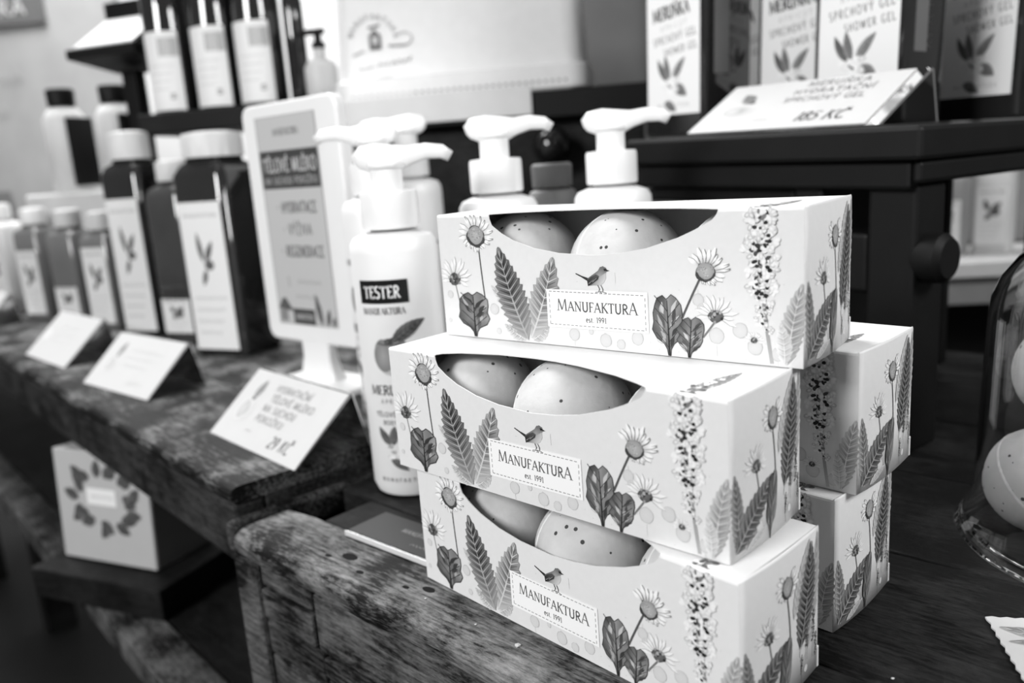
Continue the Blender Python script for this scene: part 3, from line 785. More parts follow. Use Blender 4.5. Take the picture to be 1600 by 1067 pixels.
for i, (k, (x, y, a, lv, lab)) in enumerate(BOXES.items()):
    o = bx if i == 0 else copy_tree(bx)
    o.location = (x, y, lv * HZ + .0002 * (lv + 1)); o.rotation_euler = (0, 0, R(a))
    tag(o, lab, 'box', 'flowered bath bomb cartons')
    if k in 'ABC':
        word = {'A': 'top', 'B': 'middle', 'C': 'bottom'}[k]
        for j, (dx, side) in enumerate(((-.0600, 'left'), (0, 'middle'), (.0600, 'right'))):
            b = bomb0 if first_bomb else copy_tree(bomb0)
            first_bomb = False
            q = Matrix.Rotation(R(a), 4, 'Z') @ Vector((dx, .0003, 0))
            b.location = (x + q.x, y + q.y, lv * HZ + .0002 * (lv + 1) + .0336)
            rr = random.Random(ord(k) * 3 + j)
            b.rotation_euler = (R(74 + rr.uniform(-12, 12)), R(rr.uniform(-25, 25)), R(a + 58 + rr.uniform(-10, 10)))
            tag(b, f'speckled bath bomb in the {side} of the {word} front carton', 'bath bomb', 'bath bombs in the cartons')

# ================================================================== PUMP BOTTLES
def pump_bottle(name, label, loc, rz, hd=0.0, k=1.0, testerlabel=False, group='white pump bottles', prints=True):
    t = empty(name, loc, 0, label, 'bottle', group)
    r = .0288
    body = MB().lathe([(r * .80, 0), (r * .93, .0015), (r, .007), (r, .164), (r * .985, .1695), (r * .90, .1735), (r * .62, .1765), (.0135, .1775), (.0135, .180)], 48).build('body', 'whitesoft', t, auto=True)
    mb = MB(); n = 44; b0 = []
    for j, (rr, z) in enumerate(((.0184, .1790), (.0190, .1805), (.0190, .2005), (.0182, .2025), (.013, .203))):
        for i in range(n):
            a = 2 * math.pi * i / n; q = rr - (.0006 if (i % 2 and j in (1, 2)) else 0)
            mb.v.append(Vector((q * math.cos(a), q * math.sin(a), z)))
    for j in range(4):
        for i in range(n): mb.f.append((j * n + i, j * n + (i + 1) % n, (j + 1) * n + (i + 1) % n, (j + 1) * n + i))
    mb.f.append(tuple(4 * n + i for i in range(n)))
    mb.build('collar', 'white', t, auto=True)
    MB().lathe([(.0105, .203), (.0105, .216), (.0092, .217)], 28).build('pump_stem', 'white', t, auto=True)
    hx, hy = math.cos(hd), math.sin(hd)
    pts = [(-.020, .2235), (-.0165, .2245), (-.006, .2235), (.006, .2225), (.016, .2245), (.027, .2265), (.037, .2255), (.0425, .2220)]
    rad = [(.003, .0016), (.0070, .0024), (.0100, .0032), (.0095, .0033), (.0062, .0027), (.0052, .0025), (.0046, .0023), (.0036, .0018)]
    mb = MB().tube([(px * hx, px * hy, z) for px, z in pts], [(b, a) for a, b in rad], 14)
    mb.lathe([(.0100, .216), (.0124, .2185), (.0108, .2215)], 28)
    mb.build('pump_head', 'white', t, smooth=True)
    if prints:
        p = Print(random.Random(4))
        if testerlabel:
            p.rect(-12.5, 133, 21.5, 148, 22, 14)
            p.text('TESTER', -8.6, 136.6, 7.6, 238, .14, True, 24.5, spacing=.12, thin=.85)
        p.text('MANUFAKTURA', -11.5, 126, 4.3, 110, .13, True, 30, spacing=.05)
        rg = random.Random(8)
        p.ell(7, 98, 13, 12.5, 190, 130, n=22, wob=.02); p.ell(1.5, 99, 7, 11, 125, 160, n=18); p.ell(14, 97, 7, 11, 130, 165, n=18)
        p.ell(6, 108, 3.2, 2.2, 60, 70, n=12)
        p.stroke(bez((-2, 107.5), (6, 104), (16, 108), 10), 1.2, 95)
        p.leaf((8, 107.5), (31, 121), 9, 2.5, 7, 60, 95, 120, .02)
        p.stroke(bez((5.5, 108), (6.5, 110), (9, 110.5), 6), 1.1, 80)
        p.text('MERUŇKA', -11.5, 72.5, 6.4, 90, .15, True, 34, spacing=.04)
        p.text('APRICOT', -4, 66.5, 3, 160, .13, False, 20, spacing=.5)
        p.text('TĚLOVÉ MLÉKO', -9, 57.5, 3.2, 130, .14, False, 30, spacing=.2)
        p.text('BODY MILK', -4, 52, 3, 130, .14, False, 22, spacing=.2)
        for (ax, ay, bx_, by_) in ((0, 38, -8, 50), (2, 38, 4, 51), (6, 38, 20, 48), (7, 33, 20, 30), (-1, 28, 11, 20)):
            p.leaf((ax, ay), (bx_, by_), 6, 1, 6, 70, 110, 150, .02)
        for q in range(7): p.ell(2 + rg.uniform(-5, 5), 33 + rg.uniform(-4, 4), 1.9, 1.3, rg.choice((170, 235, 240)), n=8)
        p.text('MANUFAKTURA', -10, 12, 2.6, 120, .14, False, 34, spacing=.5)
        fc = -math.pi / 2 + rz
        def fn(x, y, z): return Vector(((r + .0003 + z) * math.cos(fc + x / r), (r + .0003 + z) * math.sin(fc + x / r), y))
        p.build('label_print', fn, body, 'gloss_ink')
    t.scale = (k, k, k)
    return t
pump_bottle('pump_bottle', 'white pump bottle with black TESTER sticker and printed apricot', (-.074, .541, 0), R(-22), R(2), 1.0, True)
pump_bottle('pump_bottle', 'white pump bottle half hidden behind the tester bottle, beside the sign', (-.098, .652, .02), R(-52), R(185), 1.0)
pump_bottle('pump_bottle', 'white pump bottle behind the top carton, spout pointing right', (-.003, .600, .0162), R(-10), R(8), 1.0)
pump_bottle('pump_bottle', 'white pump bottle standing just left of the black shelf, behind the top carton', (.083, .617, .0162), R(-10), R(-14), 1.0)
pump_bottle('pump_bottle', 'farthest white pump bottle, seen between two nearer pump heads', (-.088, .80, .02), R(-10), R(172), 1.06)

# ================================================================== WHITE SIGN ON A FOOT
sign = empty('sign_stand', (-.1812, .7506, .02), R(-40.5), 'white framed sign on a foot advertising body milk', 'sign')
SW, SH, Z0 = .139, .219, .044
mb = MB().prism([(x, -.006, z) for x, z in [(cx + .011 * math.cos(R(a)), cz + .011 * math.sin(R(a))) for cx, cz, a0 in ((SW / 2 - .011, Z0 + SH - .011, 0), (-SW / 2 + .011, Z0 + SH - .011, 90), (-SW / 2 + .011, Z0 + .011, 180), (SW / 2 - .011, Z0 + .011, 270)) for a in range(a0, a0 + 91, 15)]][::-1], (0, .012, 0))
mb.build('frame', 'white', sign, bevel=.002)
p = Print(random.Random(1))
iw, ih = 88, 190
p.rect(-iw / 2, 0, iw / 2, ih, 188)
p.stroke([(-iw / 2, 0), (-iw / 2, ih), (iw / 2, ih), (iw / 2, 0), (-iw / 2, 0)], 1.2, 150)
p.text('MANUFAKTURA', -19, 173, 6, 95, .14, True, 38, spacing=.05)
p.rect(-iw / 2 + 1, 126, iw / 2 - 1, 160, 62)
p.text('TĚLOVÉ MLÉKO', -39, 141, 12, 185, .14, False, 78, spacing=.16)
p.text('NA SUCHOU POKOŽKU', -39, 130, 6.5, 165, .14, False, 78, spacing=.16)
p.text('* HYDRATACE', -26, 104, 10, 85, .15, False, 58, spacing=.14)
p.text('* VÝŽIVA', -20, 84, 10, 105, .14, False, 42, spacing=.2)
p.text('* REGENERACE', -27, 64, 10, 85, .15, False, 62, spacing=.14)
p.text('1', -24, 36, 9, 140, .15); p.scribble(-8, 38, 34, 5, 135, 2); p.scribble(-14, 24, 34, 5, 145, 3)
p.poly([(-44, 14), (-36, 24), (-31, 25), (-20, 12)], 85); p.rect(-42, -6 + 8, -30, 13, 130); p.poly([(-21, 0.5), (12, .5), (12, 15), (-21, 15)], 70)
p.text('MANUFAKTURA', -17, 5, 5, 165, .14, False, 26, spacing=.1)
p.leaf((22, 0.5), (15, 30), 9, 0, 7, 70, 110, 140); p.leaf((30, 0.5), (34, 17), 7, 0, 6, 60, 100, 140); p.leaf((38, .5), (41, 10), 6, 0, 5, 70, 110, 150)
p.build('poster', lambda x, y, z: Vector((x - .004, -.0064 - z, y + Z0 + .017)), sign, 'ink', 8e-6)
mb = MB().sqlathe([(.030, .010, .008), (.024, .007, .016), (.020, .006, .03), (.021, .0055, .052)], .5); mb.build('neck', 'white', sign, auto=True)
mb = MB().sqlathe([(.056, .034, 0), (.057, .035, .002), (.055, .033, .006), (.034, .016, .010)], .35); mb.build('foot', 'white', sign, auto=True)

# ================================================================== SLANTED PRICE CARDS
def price_card(label, loc, yaw, w, h, tilt, draw, group='slanted price cards on the long table'):
    t = empty('price_card', loc, R(yaw), label, 'price card', group)
    ct, st = math.cos(R(tilt)), math.sin(R(tilt))
    th = .0022
    nrm = Vector((0, -st, ct)); al = Vector((0, ct, st))
    pts = [Vector((-w / 2, 0, .0004)), Vector((-w / 2, 0, .0004)) + al * h, Vector((-w / 2, 0, .0004)) + al * h - nrm * th, Vector((-w / 2, th * st, .0004))]
    MB().prism(pts, (w, 0, 0)).build('card', 'card', t)
    # bent acrylic prop behind the card
    a = al * h; b = Vector((0, ct * h + .012, .0))
    q = [Vector((-w / 2, a.y + .0022, a.z)), Vector((-w / 2, a.y + .0034, a.z)), Vector((-w / 2, b.y + .0012, .0003)), Vector((-w / 2, b.y, .0003))]
    MB().prism(q, (w, 0, 0)).build('prop', 'acrylic', t)
    p = Print(random.Random(3)); draw(p, w * 1000, h * 1000)
    p.build('print', lambda x, y, z: Vector((x - w / 2, 0, .0004)) + al * y + nrm * (.0002 + z), t)
    return t
def fruit(p, x, y, k):
    p.ell(x, y, 9 * k, 8.5 * k, 196, 150, n=18, wob=.02); p.ell(x - 2 * k, y, 4 * k, 7 * k, 165, 185, n=14)
    p.ell(x + 1 * k, y + 9 * k, 2 * k, 1.6 * k, 80, n=8); p.leaf((x + 1 * k, y + 9 * k), (x + 3 * k, y + 23 * k), 8 * k, 1, 6, 105, 140, 170, .05)
def card_a(p, w, h):
    fruit(p, 24, 28, 1.25)
    for i, s_ in enumerate(('HYDRATAČNÍ', 'TĚLOVÉ MLÉKO', 'NA SUCHOU', 'POKOŽKU')): p.text(s_, 48 + (2 if i == 1 else 0), 50 - i * 9.2, 6.0, 135, .15, False, (52, 64, 50, 42)[i], spacing=.16)
    p.text('29 KČ', 88, 7, 9.5, 105, .14, False, 30, spacing=.12, skew=.18)
    p.scribble(46, 12, 9, 2, 160, 1)
def card_b(p, w, h):
    fruit(p, 28, 28, 1.2)
    for i in range(3): p.scribble(52, 46 - i * 9, 62 - 8 * i, 4, 205, i)
    p.scribble(84, 9, 28, 7, 190, 7)
def card_c(p, w, h):
    for i in range(3): p.scribble(40, 48 - i * 10, 66 - 8 * i, 4, 212, i + 4)
    p.ell(20, 34, 9, 8, 205, 190, n=14)
price_card('nearest white price card on the long table, reading 29 KČ', (-.2014, .5776, .02), -47.8, .1393, .0647, 40.7, card_a)
price_card('white price card with a faint printed fruit, second from the crate', (-.4022, .7916, .02), -41, .142, .066, 43, card_b)
price_card('overexposed white price card, third from the crate', (-.5709, .9716, .02), -45, .146, .070, 43, card_c)
price_card('white price card cut by the left edge of the photo', (-.880, 1.325, .02), -47, .132, .065, 48, card_c)

# ---- small clear label holder lying on the crate
fl = empty('label_holder', F(-.352, .276, 0.0006), YAW + R(2), 'small flat dark acrylic label holder lying on the crate', 'label holder')
MB().box(-.045, .045, -.0145, .0165, 0, .0032).build('plate', 'smoke', fl, bevel=.0006)
MB().box(-.0455, .0455, -.0158, -.0147, 0, .0034).build('front_lip', 'pale', fl, bevel=.0004)
p = Print(); p.rect(-44, -14, 44, 16, 52); p.text('MANUFAKTURA', -14, 2, 4.2, 120, .16, False, 34, spacing=.08); p.scribble(4, -8, 16, 3, 120, 3)
p.build('print', lambda x, y, z: Vector((x, y, .0035 + z)), fl)

# ================================================================== BLACK STAND WITH SHOWER GEL
SE = Vector((.574, -.819, 0)); SN = Vector((.819, .574, 0))
SYAW = math.atan2(-.819, .574)
stand = empty('black_stand', Vector((.26, .515, 0)), SYAW, 'black painted stand behind the cartons carrying shower gel bottles', 'stand')
TILT = R(1.6)
def tz(x): return .2205 - x * math.tan(TILT)           # x negative to the left
def sboard(name, x0, x1, y0, y1, zb, zt, mat='black', bevel=.003):
    mb = MB().box(x0, x1, y0, y1, 0, 1)
    for v in mb.v: v.z = (zt if v.z > .5 else zb) - v.x * math.tan(TILT)
    return mb.build(name, mat, stand, bevel=bevel)
sboard('shelf_board', -.256, .004, -.004, .30, .199, .2205)
sboard('apron', -.250, -.006, .004, .016, .180, .199)
sboard('apron', -.006, .0, .004, .29, .184, .199)
sboard('apron', -.250, -.244, .016, .29, .18, .199)
sboard('bracket', -.25, -.10, .016, .03, .168, .181)
sboard('post', -.040, -.006, .012, .050, .0, .1835)
sboard('post', -.098, -.074, .012, .050, .0, .1835)
sboard('cross_block', -.0735, -.0405, .014, .046, .108, .150)
sboard('cross_block', -.0735, -.0405, .014, .046, .0, .060)
sboard('back_panel', -.25, -.10, .24, .252, .0, .198)
sboard('post', -.040, -.006, .25, .288, .0, .1835)
mb = MB().lathe([(.004, 0), (.014, .002), (.0165, .008), (.0165, .018), (.013, .022)], 28); k = mb.build('knob', 'black', stand, auto=True)
k.location = (-.012, .026, .135); k.rotation_euler = (0, R(90), 0)
tiltM = Matrix.Rotation(TILT, 4, 'Y')

GELN = dict(w=.070, d=.056, h=.235); GK = 1.092
def gel_print():
    p = Print(random.Random(12)); W_ = 60
    p.rect(-W_ / 2, 18, W_ / 2, 218, 236)
    p.ell(0, 126, 17, 16, 190, 150, n=20, wob=.02); p.ell(-5, 127, 8, 14, 155, 180, n=16); p.leaf((2, 142), (20, 159), 10, 2, 7, 80, 120, 150, .02)
    p.text('MERUŇKA', -23, 93, 10, 65, .17, True, 42, spacing=.02, rot=5, thin=.55)
    p.text('APRICOT', -14, 85, 4.2, 185, .12, False, 30, spacing=.5, rot=5)
    p.text('SPRCHOVÝ GEL', -22, 74, 6.0, 120, .13, False, 48, spacing=.3, rot=6)
    p.text('SHOWER GEL', -10, 65, 5.6, 120, .13, False, 37, spacing=.3, rot=6)
    cx, cy = -4, 42
    for (bx_, by_, tx, ty, w_, g) in ((-4, 4, -17, 27, 7, 65), (0, 5, -6, 30, 8, 85), (4, 3, 22, 26, 9, 95), (6, -2, 24, -12, 11, 85), (-8, -18, 9, -27, 9, 75)):
        p.leaf((cx + bx_ * .8, cy + by_ * .8), (cx + tx * .8, cy + ty * .8), w_ * .85, 2, 7, g, g + 55, g + 80, .02)
    rg = random.Random(3)
    for q in range(12): p.ell(cx + rg.uniform(-9, 9), cy + rg.uniform(-9, 6), 3.2, 2.2, rg.choice((195, 225, 240)), 244, rot=rg.uniform(0, 180), n=9)
    for q in range(3): p.ell(cx + rg.uniform(-5, 5), cy + rg.uniform(-4, 3), 1, 1, 80, n=7)
    p.text('MANUFAKTURA', -18, 24, 3, 165, .12, False, 36, spacing=.5)
    return p
gel0 = None
def gel_bottle(x, y, yaw, label):
    global gel0
    if gel0 is None:
        t = empty('shower_gel_bottle', (0, 0, 0))
        w2, d2 = GELN['w'] / 2, GELN['d'] / 2
        MB().sqlathe([(w2 * .94, d2 * .94, 0), (w2, d2, .003), (w2, d2, .222), (w2 * .9, d2 * .9, .231), (.016, .016, .236), (.016, .016, .245)], .16).build('body', 'darkglass', t, auto=True)
        MB().lathe([(.019, .2455), (.019, .275), (.017, .277)], 28).build('cap', 'black', t, auto=True)
        gel_print().build('label_print', lambda x_, y_, z: Vector((x_, -d2 - .0003 - z, y_)), t, 'gloss_ink')
        p = Print(); p.text('MANUFAKTURA', 0, 0, 8, 60, .10, False, 130, spacing=.4)
        p.build('embossed_name', lambda x_, y_, z: Vector((w2 + .0003 + z, .006 - y_, .050 + x_)), t, 'gloss_ink')
        MB().box(w2 - .0004, w2 + .0004, -d2 * .62, -d2 * .02, .048, .20).build('side_label', 'midgrey', t)
        gel0 = t; o = t
    else: o = copy_tree(gel0)
    rel = Vector((x, y, 0)) - Vector((.26, .515, 0)); lx = rel.dot(SE)
    o.matrix_world = Matrix.Translation((x, y, tz(lx) + .0012)) @ Matrix.Rotation(SYAW, 4, 'Z') @ tiltM @ Matrix.Rotation(R(yaw) - SYAW, 4, 'Z') @ Matrix.Scale(GK, 4)
    tag(o, label, 'bottle', 'shower gel bottles on the black stand')
    return o
gel_bottle(.188, .789, -57, 'dark shower gel bottle at the left end of the black stand')
gel_bottle(.272, .880, -56, 'dark shower gel bottle at the back, showing only a strip of label')
gel_bottle(.289, .772, -52, 'dark shower gel bottle half hidden behind the front middle one')
gel_bottle(.305, .676, -53, 'dark shower gel bottle with bright label behind the 185 KČ card')
gel_bottle(.436, .730, -66, 'dark shower gel bottle in shade at the right end of the black stand')
# price display
pd = empty('price_display', (0, 0, 0), 0, 'slanted acrylic price display reading 185 KČ on the black stand', 'price card')
dc = Vector((.2000, .6085, 0)); rel = dc - Vector((.26, .515, 0))
pd.matrix_world = Matrix.Translation((dc.x, dc.y, tz(rel.dot(SE)) + .0008)) @ Matrix.Rotation(SYAW, 4, 'Z') @ tiltM
w_, h_, tl = .164, .072, R(30)
al = Vector((0, math.cos(tl), math.sin(tl))); nr = Vector((0, -math.sin(tl), math.cos(tl)))
o_ = Vector((-w_ / 2, 0, .0010))
MB().prism([o_, o_ + al * h_, o_ + al * h_ - nr * .0022, o_ + Vector((0, .0040, 0))], (w_, 0, 0)).build('acrylic_face', 'acrylic', pd)
o2 = o_ + nr * .0003
MB().prism([o2 + al * .001, o2 + al * (h_ - .001), o2 + al * (h_ - .001) + nr * .0006, o2 + al * .001 + nr * .0006], (w_ - .010, 0, 0)).build('card', 'card', pd)
tp = o_ + al * h_
MB().prism([tp + Vector((0, .0005, -.001)), tp + Vector((0, .0025, -.001)), Vector((-w_ / 2, tp.y + .0125, .0006)), Vector((-w_ / 2, tp.y + .0105, .0006))], (w_, 0, 0)).build('acrylic_back', 'acrylic', pd)
p = Print(random.Random(3))
p.ell(30, 30, 15, 9, 190, 130, n=20, wob=.02); p.ell(24, 30, 8, 6, 165, 185, n=14); p.leaf((36, 42), (22, 55), 12, 1, 7, 80, 125, 150, .03); p.ell(36, 42, 3, 2, 70, n=8)
p.text('MERUŇKA', 74, 60, 7, 110, .14, False, 52, spacing=.12); p.text('HYDRATAČNÍ', 68, 49, 6.6, 95, .14, False, 66, spacing=.12); p.text('SPRCHOVÝ GEL', 66, 38, 6.6, 110, .14, False, 66, spacing=.12)
p.text('185 KČ', 92, 10, 11, 60, .15, True, 40, spacing=.06, thin=.5, skew=.2); p.scribble(54, 13, 14, 2.2, 140, 2)
p.build('print', lambda x, y, z: o2 + Vector((x, 0, 0)) + al * y + nr * (.0008 + z), pd)

# ================================================================== GLASS CLOCHE WITH BATH BOMBS
cl = empty('glass_cloche', (.3165, .3825, 0.0), 0, 'glass cloche at the right edge holding large bath bombs', 'cloche')
outer = [(.0815, .0006), (.083, .003), (.0815, .006), (.0795, .009), (.0775, .014), (.0755, .022)] + [(.0745, .04), (.0735, .08), (.0725, .118)] + [(.0725 * math.cos(R(a)) ** .8 if a < 90 else .0001, .118 + .052 * math.sin(R(a))) for a in range(12, 91, 13)] + [(.0001, .1702)]
outer = [(r * 1.03 if r > .001 else r, z) for r, z in outer]
inner = [(max(.0001, r - .0028), z if r > .001 else z - .0028) for r, z in outer if z > .0055]
inner = [(r, min(z, .1672)) for r, z in inner]
mb = MB().lathe(outer + inner[::-1] + [(.0755, .0006)], 64, cap=False)
nn = 64; kk = len(outer) + len(inner) + 1
mb.f += [((kk - 1) * nn + i, (kk - 1) * nn + (i + 1) % nn, (i + 1) % nn, i) for i in range(nn)]
mb.build('dome', 'glass', cl, smooth=True)
MB().lathe([(.004, .1703), (.006, .178), (.012, .186), (.012, .194), (.006, .199)], 28).build('knob', 'glass', cl, auto=True)
for i, (x, y, z, s_, lab) in enumerate(((.2795, .4073, .0290, 1.0, 'lower speckled bath bomb in the glass cloche'), (.3000, .4210, .0840, 1.0, 'upper speckled bath bomb in the glass cloche'), (.3360, .4185, .0290, 1.0, 'bath bomb at the far side of the glass cloche'))):
    b = copy_tree(bomb0); b.location = (x, y, z); b.rotation_euler = (R(40 + 50 * i), R(30), R(20 * i)); b.scale = (s_,) * 3
    tag(b, lab, 'bath bomb', 'bath bombs in the glass cloche')
# ---- printed card with a pinked edge at the lower right corner
pc = empty('pinked_card', (.2035, .3285, 0), R(-14), 'white printed card with a pinked edge at the lower right corner', 'card')
W_, H_ = 90, 60
pts = []
for k in range(30): pts.append((3 * k, 0 if k % 2 else -.9))
for k in range(20): pts.append((W_ if k % 2 else W_ - .9, -3 * k))
for k in range(30): pts.append((W_ - 3 * k, -H_ if k % 2 else -H_ + .9))
for k in range(20): pts.append((0 if k % 2 else .9, -H_ + 3 * k))
mb = MB().prism([(x / 1000, y / 1000, .0004) for x, y in pts][::-1], (0, 0, .0008)); mb.build('sheet', 'card', pc)
p = Print(random.Random(2)); p.leaf((44, -18), (3, -9), 12, 3.5, 7, 110, 145, 185, .03); p.leaf((46, -24), (3.5, -20), 9, -1.5, 7, 105, 140, 180, .03)
p.build('print', lambda x, y, z: Vector((x, y, .0014 + z)), pc)

# ---- pale crumbs on the crate
for i, (u, v, s_, lab) in enumerate(((-.234, .236, 1.5, 'largest white crumb on the crate board below the bottom carton'), (-.262, .237, .7, 'tiny white crumb left of the largest one on the crate'), (-.300, .2385, .6, 'tiny white crumb nearest the flat label holder'), (-.0955, .31, .7, 'tiny white crumb right of the bottom carton'))):
    rg = random.Random(i); bm = bmesh.new(); bmesh.ops.create_icosphere(bm, subdivisions=1, radius=.0011 * s_)
    for vv in bm.verts: vv.co *= rg.uniform(.7, 1.2); vv.co.z *= .5
    me = bpy.data.meshes.new('soap_crumb'); bm.to_mesh(me); bm.free(); me.materials.append(M['card'])
    o = bpy.data.objects.new('soap_crumb', me); COL.objects.link(o); o.location = F(u, v, .0004)
    tag(o, lab, 'crumb', 'crumbs on the crate')

# ================================================================== BOTTLES ON THE LEFT TABLE
def square_bottle(name, label, loc, yaw, w, d, h, body, cap, lab=(.05, .62), capr=.022, caph=.035, caps='white', group='tall bottles along the long table', capstyle='round'):
    t = empty(name, loc, R(yaw), label, 'bottle', group)
    w2, d2 = w / 2, d / 2
    bd = MB().sqlathe([(w2 * .94, d2 * .94, 0), (w2, d2, .003), (w2, d2, h * .93), (w2 * .85, d2 * .85, h * .975), (capr * .7, capr * .7, h), (capr * .7, capr * .7, h + .006)], .3).build('body', body, t, auto=True)
    mb = MB()
    n = 40
    for j, (rr, z) in enumerate(((1, .004), (1, caph * .8), (.92, caph * .95), (.6, caph))):
        for i in range(n):
            a = 2 * math.pi * i / n; q = capr * rr * (.96 if (i % 2 and j < 2) else 1)
            mb.v.append(Vector((q * math.cos(a), q * math.sin(a), h + z)))
    for j in range(3):
        for i in range(n): mb.f.append((j * n + i, j * n + (i + 1) % n, (j + 1) * n + (i + 1) % n, (j + 1) * n + i))
    mb.f += [tuple(range(n - 1, -1, -1)), tuple(3 * n + i for i in range(n))]
    mb.build('cap', caps, t, auto=True)
    p = Print(random.Random(5)); lw = w * 820; a, b = lab[0] * h * 1000, lab[1] * h * 1000; lh = b - a
    p.rect(-lw / 2, a, lw / 2, b, 230)
    p.leaf((-4, a + lh * .60), (-9, a + lh * .80), 7, 1, 6, 60, 100, 130, .03); p.leaf((0, a + lh * .60), (12, a + lh * .74), 8, 1, 6, 60, 100, 130, .03); p.ell(4, a + lh * .58, 7, 6, 110, 80, n=14)
    p.leaf((-2, a + lh * .55), (-8, a + lh * .44), 7, 1, 6, 70, 110, 130, .03)
    for i in range(4): p.scribble(-lw * .38, a + lh * (.34 - .08 * i), lw * (.75 - .08 * i), lh * .03, 150, i)
    p.text('MANUFAKTURA', -lw * .4, a + lh * .9, 4, 130, .14, False, lw * .8, spacing=.1)
    p.build('label_print', lambda x, y, z: Vector((x, -d2 - .0004 - z, y)), bd, 'gloss_ink')
    return t
square_bottle('tall_bottle', 'big dark bottle with white label and pale cap beside the sign', (-.325, .957, .02), -24, .075, .070, .222, 'darkglass', 1, (.04, .80), .034, .032, 'pale')
square_bottle('tall_bottle', 'second tall dark bottle from the sign, with a long white label', (-.488, 1.115, .02), -20, .064, .060, .232, 'darkglass', 1, (.04, .80), .026, .040, 'pale')
square_bottle('tall_bottle', 'dim dark bottle tucked between the two tall dark bottles', (-.415, 1.060, .02), -24, .058, .055, .20, 'amber', 1, (.06, .28), .020, .03, 'pale')
square_bottle('tall_bottle', 'short grey gel bottle just left of the tall dark bottles', (-.585, 1.205, .02), -22, .055, .05, .140, 'liquid', 1, (.06, .85), .020, .03, 'pale')
square_bottle('tall_bottle', 'short grey translucent bottle, second left of the tall dark bottles', (-.668, 1.270, .02), -22, .055, .05, .145, 'liquid', 1, (.1, .4), .02, .03, 'pale')
square_bottle('tall_bottle', 'short grey bottle, third left of the tall dark bottles', (-.765, 1.350, .02), -22, .055, .05, .150, 'liquid', 1, (.06, .75), .02, .03, 'white')
square_bottle('tall_bottle', 'short pale bottle farthest left on the long table', (-.875, 1.440, .02), -22, .06, .05, .160, 'pale', 1, (.06, .75), .02, .03, 'white')
# riser stand with label bottles
rs = empty('riser_stand', (-.357, 1.165, .012), R(-14), 'black riser stand behind the sign carrying labelled bottles', 'stand')
MB().box(-.120, .160, -.05, .06, .275, .302).build('shelf_board', 'black', rs, bevel=.002)
MB().box(-.10, -.08, .03, .055, .0082, .2748).build('post', 'black', rs, bevel=.002); MB().box(.075, .095, .03, .055, .0082, .2748).build('post', 'black', rs, bevel=.002)
for i, (dx, lab_) in enumerate(((-.087, 'left'), (-.016, 'middle'), (.049, 'right'))):
    q = Matrix.Rotation(R(-14), 4, 'Z') @ Vector((dx, 0, 0))
    t = empty('label_bottle', (-.357 + q.x, 1.165 + q.y, .3145), R(-16), f'dark bottle with pale label, {lab_} of the three on the riser', 'bottle', 'labelled bottles on the riser')
    MB().lathe([(.029, 0), (.031, .003), (.031, .165), (.024, .185), (.012, .195), (.012, .21)], 32).build('body', 'darkglass', t, auto=True)
    MB().lathe([(.014, .2105), (.014, .235)], 20).build('cap', 'black', t, auto=True)
    p = Print(random.Random(i)); p.rect(-31, 4, 31, 106, 228, 16); p.rect(4, 74, 30, 98, 160, 8)
    for j in range(4): p.scribble(-14, 60 - 10 * j, 34 - 3 * j, 4, 165, j)
    p.ell(16, 22, 5, 4, 110, n=10)
    p.build('label_print', lambda x, y, z: Vector(((.0315 + z) * math.cos(-math.pi / 2 + x / .0315), (.0315 + z) * math.sin(-math.pi / 2 + x / .0315), y)), t)
q = Matrix.Rotation(R(-14), 4, 'Z') @ Vector((.097, .01, 0))
t = empty('slim_bottle', (-.357 + q.x, 1.165 + q.y, .3145), R(-16), 'slim all-black bottle right of the labelled bottles on the riser', 'bottle')
MB().lathe([(.012, 0), (.0135, .003), (.0135, .13), (.010, .142), (.008, .15)], 28).build('body', 'darkglass', t, auto=True)
MB().lathe([(.010, .1505), (.010, .178)], 20).build('cap', 'black', t, auto=True)
q = Matrix.Rotation(R(-14), 4, 'Z') @ Vector((.134, .0, 0))
t = empty('squat_pump_bottle', (-.357 + q.x, 1.165 + q.y, .3145), R(-16), 'squat pale bottle with a black pump, left of the white tub', 'bottle')
MB().lathe([(.020, 0), (.0215, .003), (.0215, .042), (.017, .050), (.008, .054), (.008, .066)], 28).build('body', 'pale', t, auto=True)
MB().lathe([(.009, .0665), (.009, .074), (.005, .075), (.005, .084)], 20).build('collar', 'black', t, auto=True)
MB().box(-.022, .010, -.005, .005, .0842, .0915).build('pump_head', 'black', t, bevel=.002)
# pale round-capped jars standing under the riser (their tops show above the dark bottles)
# black tray with slanted card on a post, upper left
tr = empty('card_tray', (-.548, 1.27, .02), R(-18), 'black tray on a post with a slanted white card, upper left', 'stand')
MB().box(-.012, .012, .01, .034, 0, .372).build('post', 'black', tr, bevel=.002)
MB().prism([(-.05, -.05, .385), (-.05, .06, .372), (-.05, .06, .41), (-.05, -.05, .398)], (.12, 0, 0)).build('tray', 'black', tr, bevel=.001)
MB().prism([(-.045, -.04, .402), (-.045, .035, .45), (-.045, .037, .447), (-.045, -.038, .399)], (.105, 0, 0)).build('card', 'card', tr)
MB().prism([(-.05, .04, .41), (-.05, .044, .41), (-.05, .044, .475), (-.05, .04, .475)], (.12, 0, 0)).build('back_plate', 'black', tr)
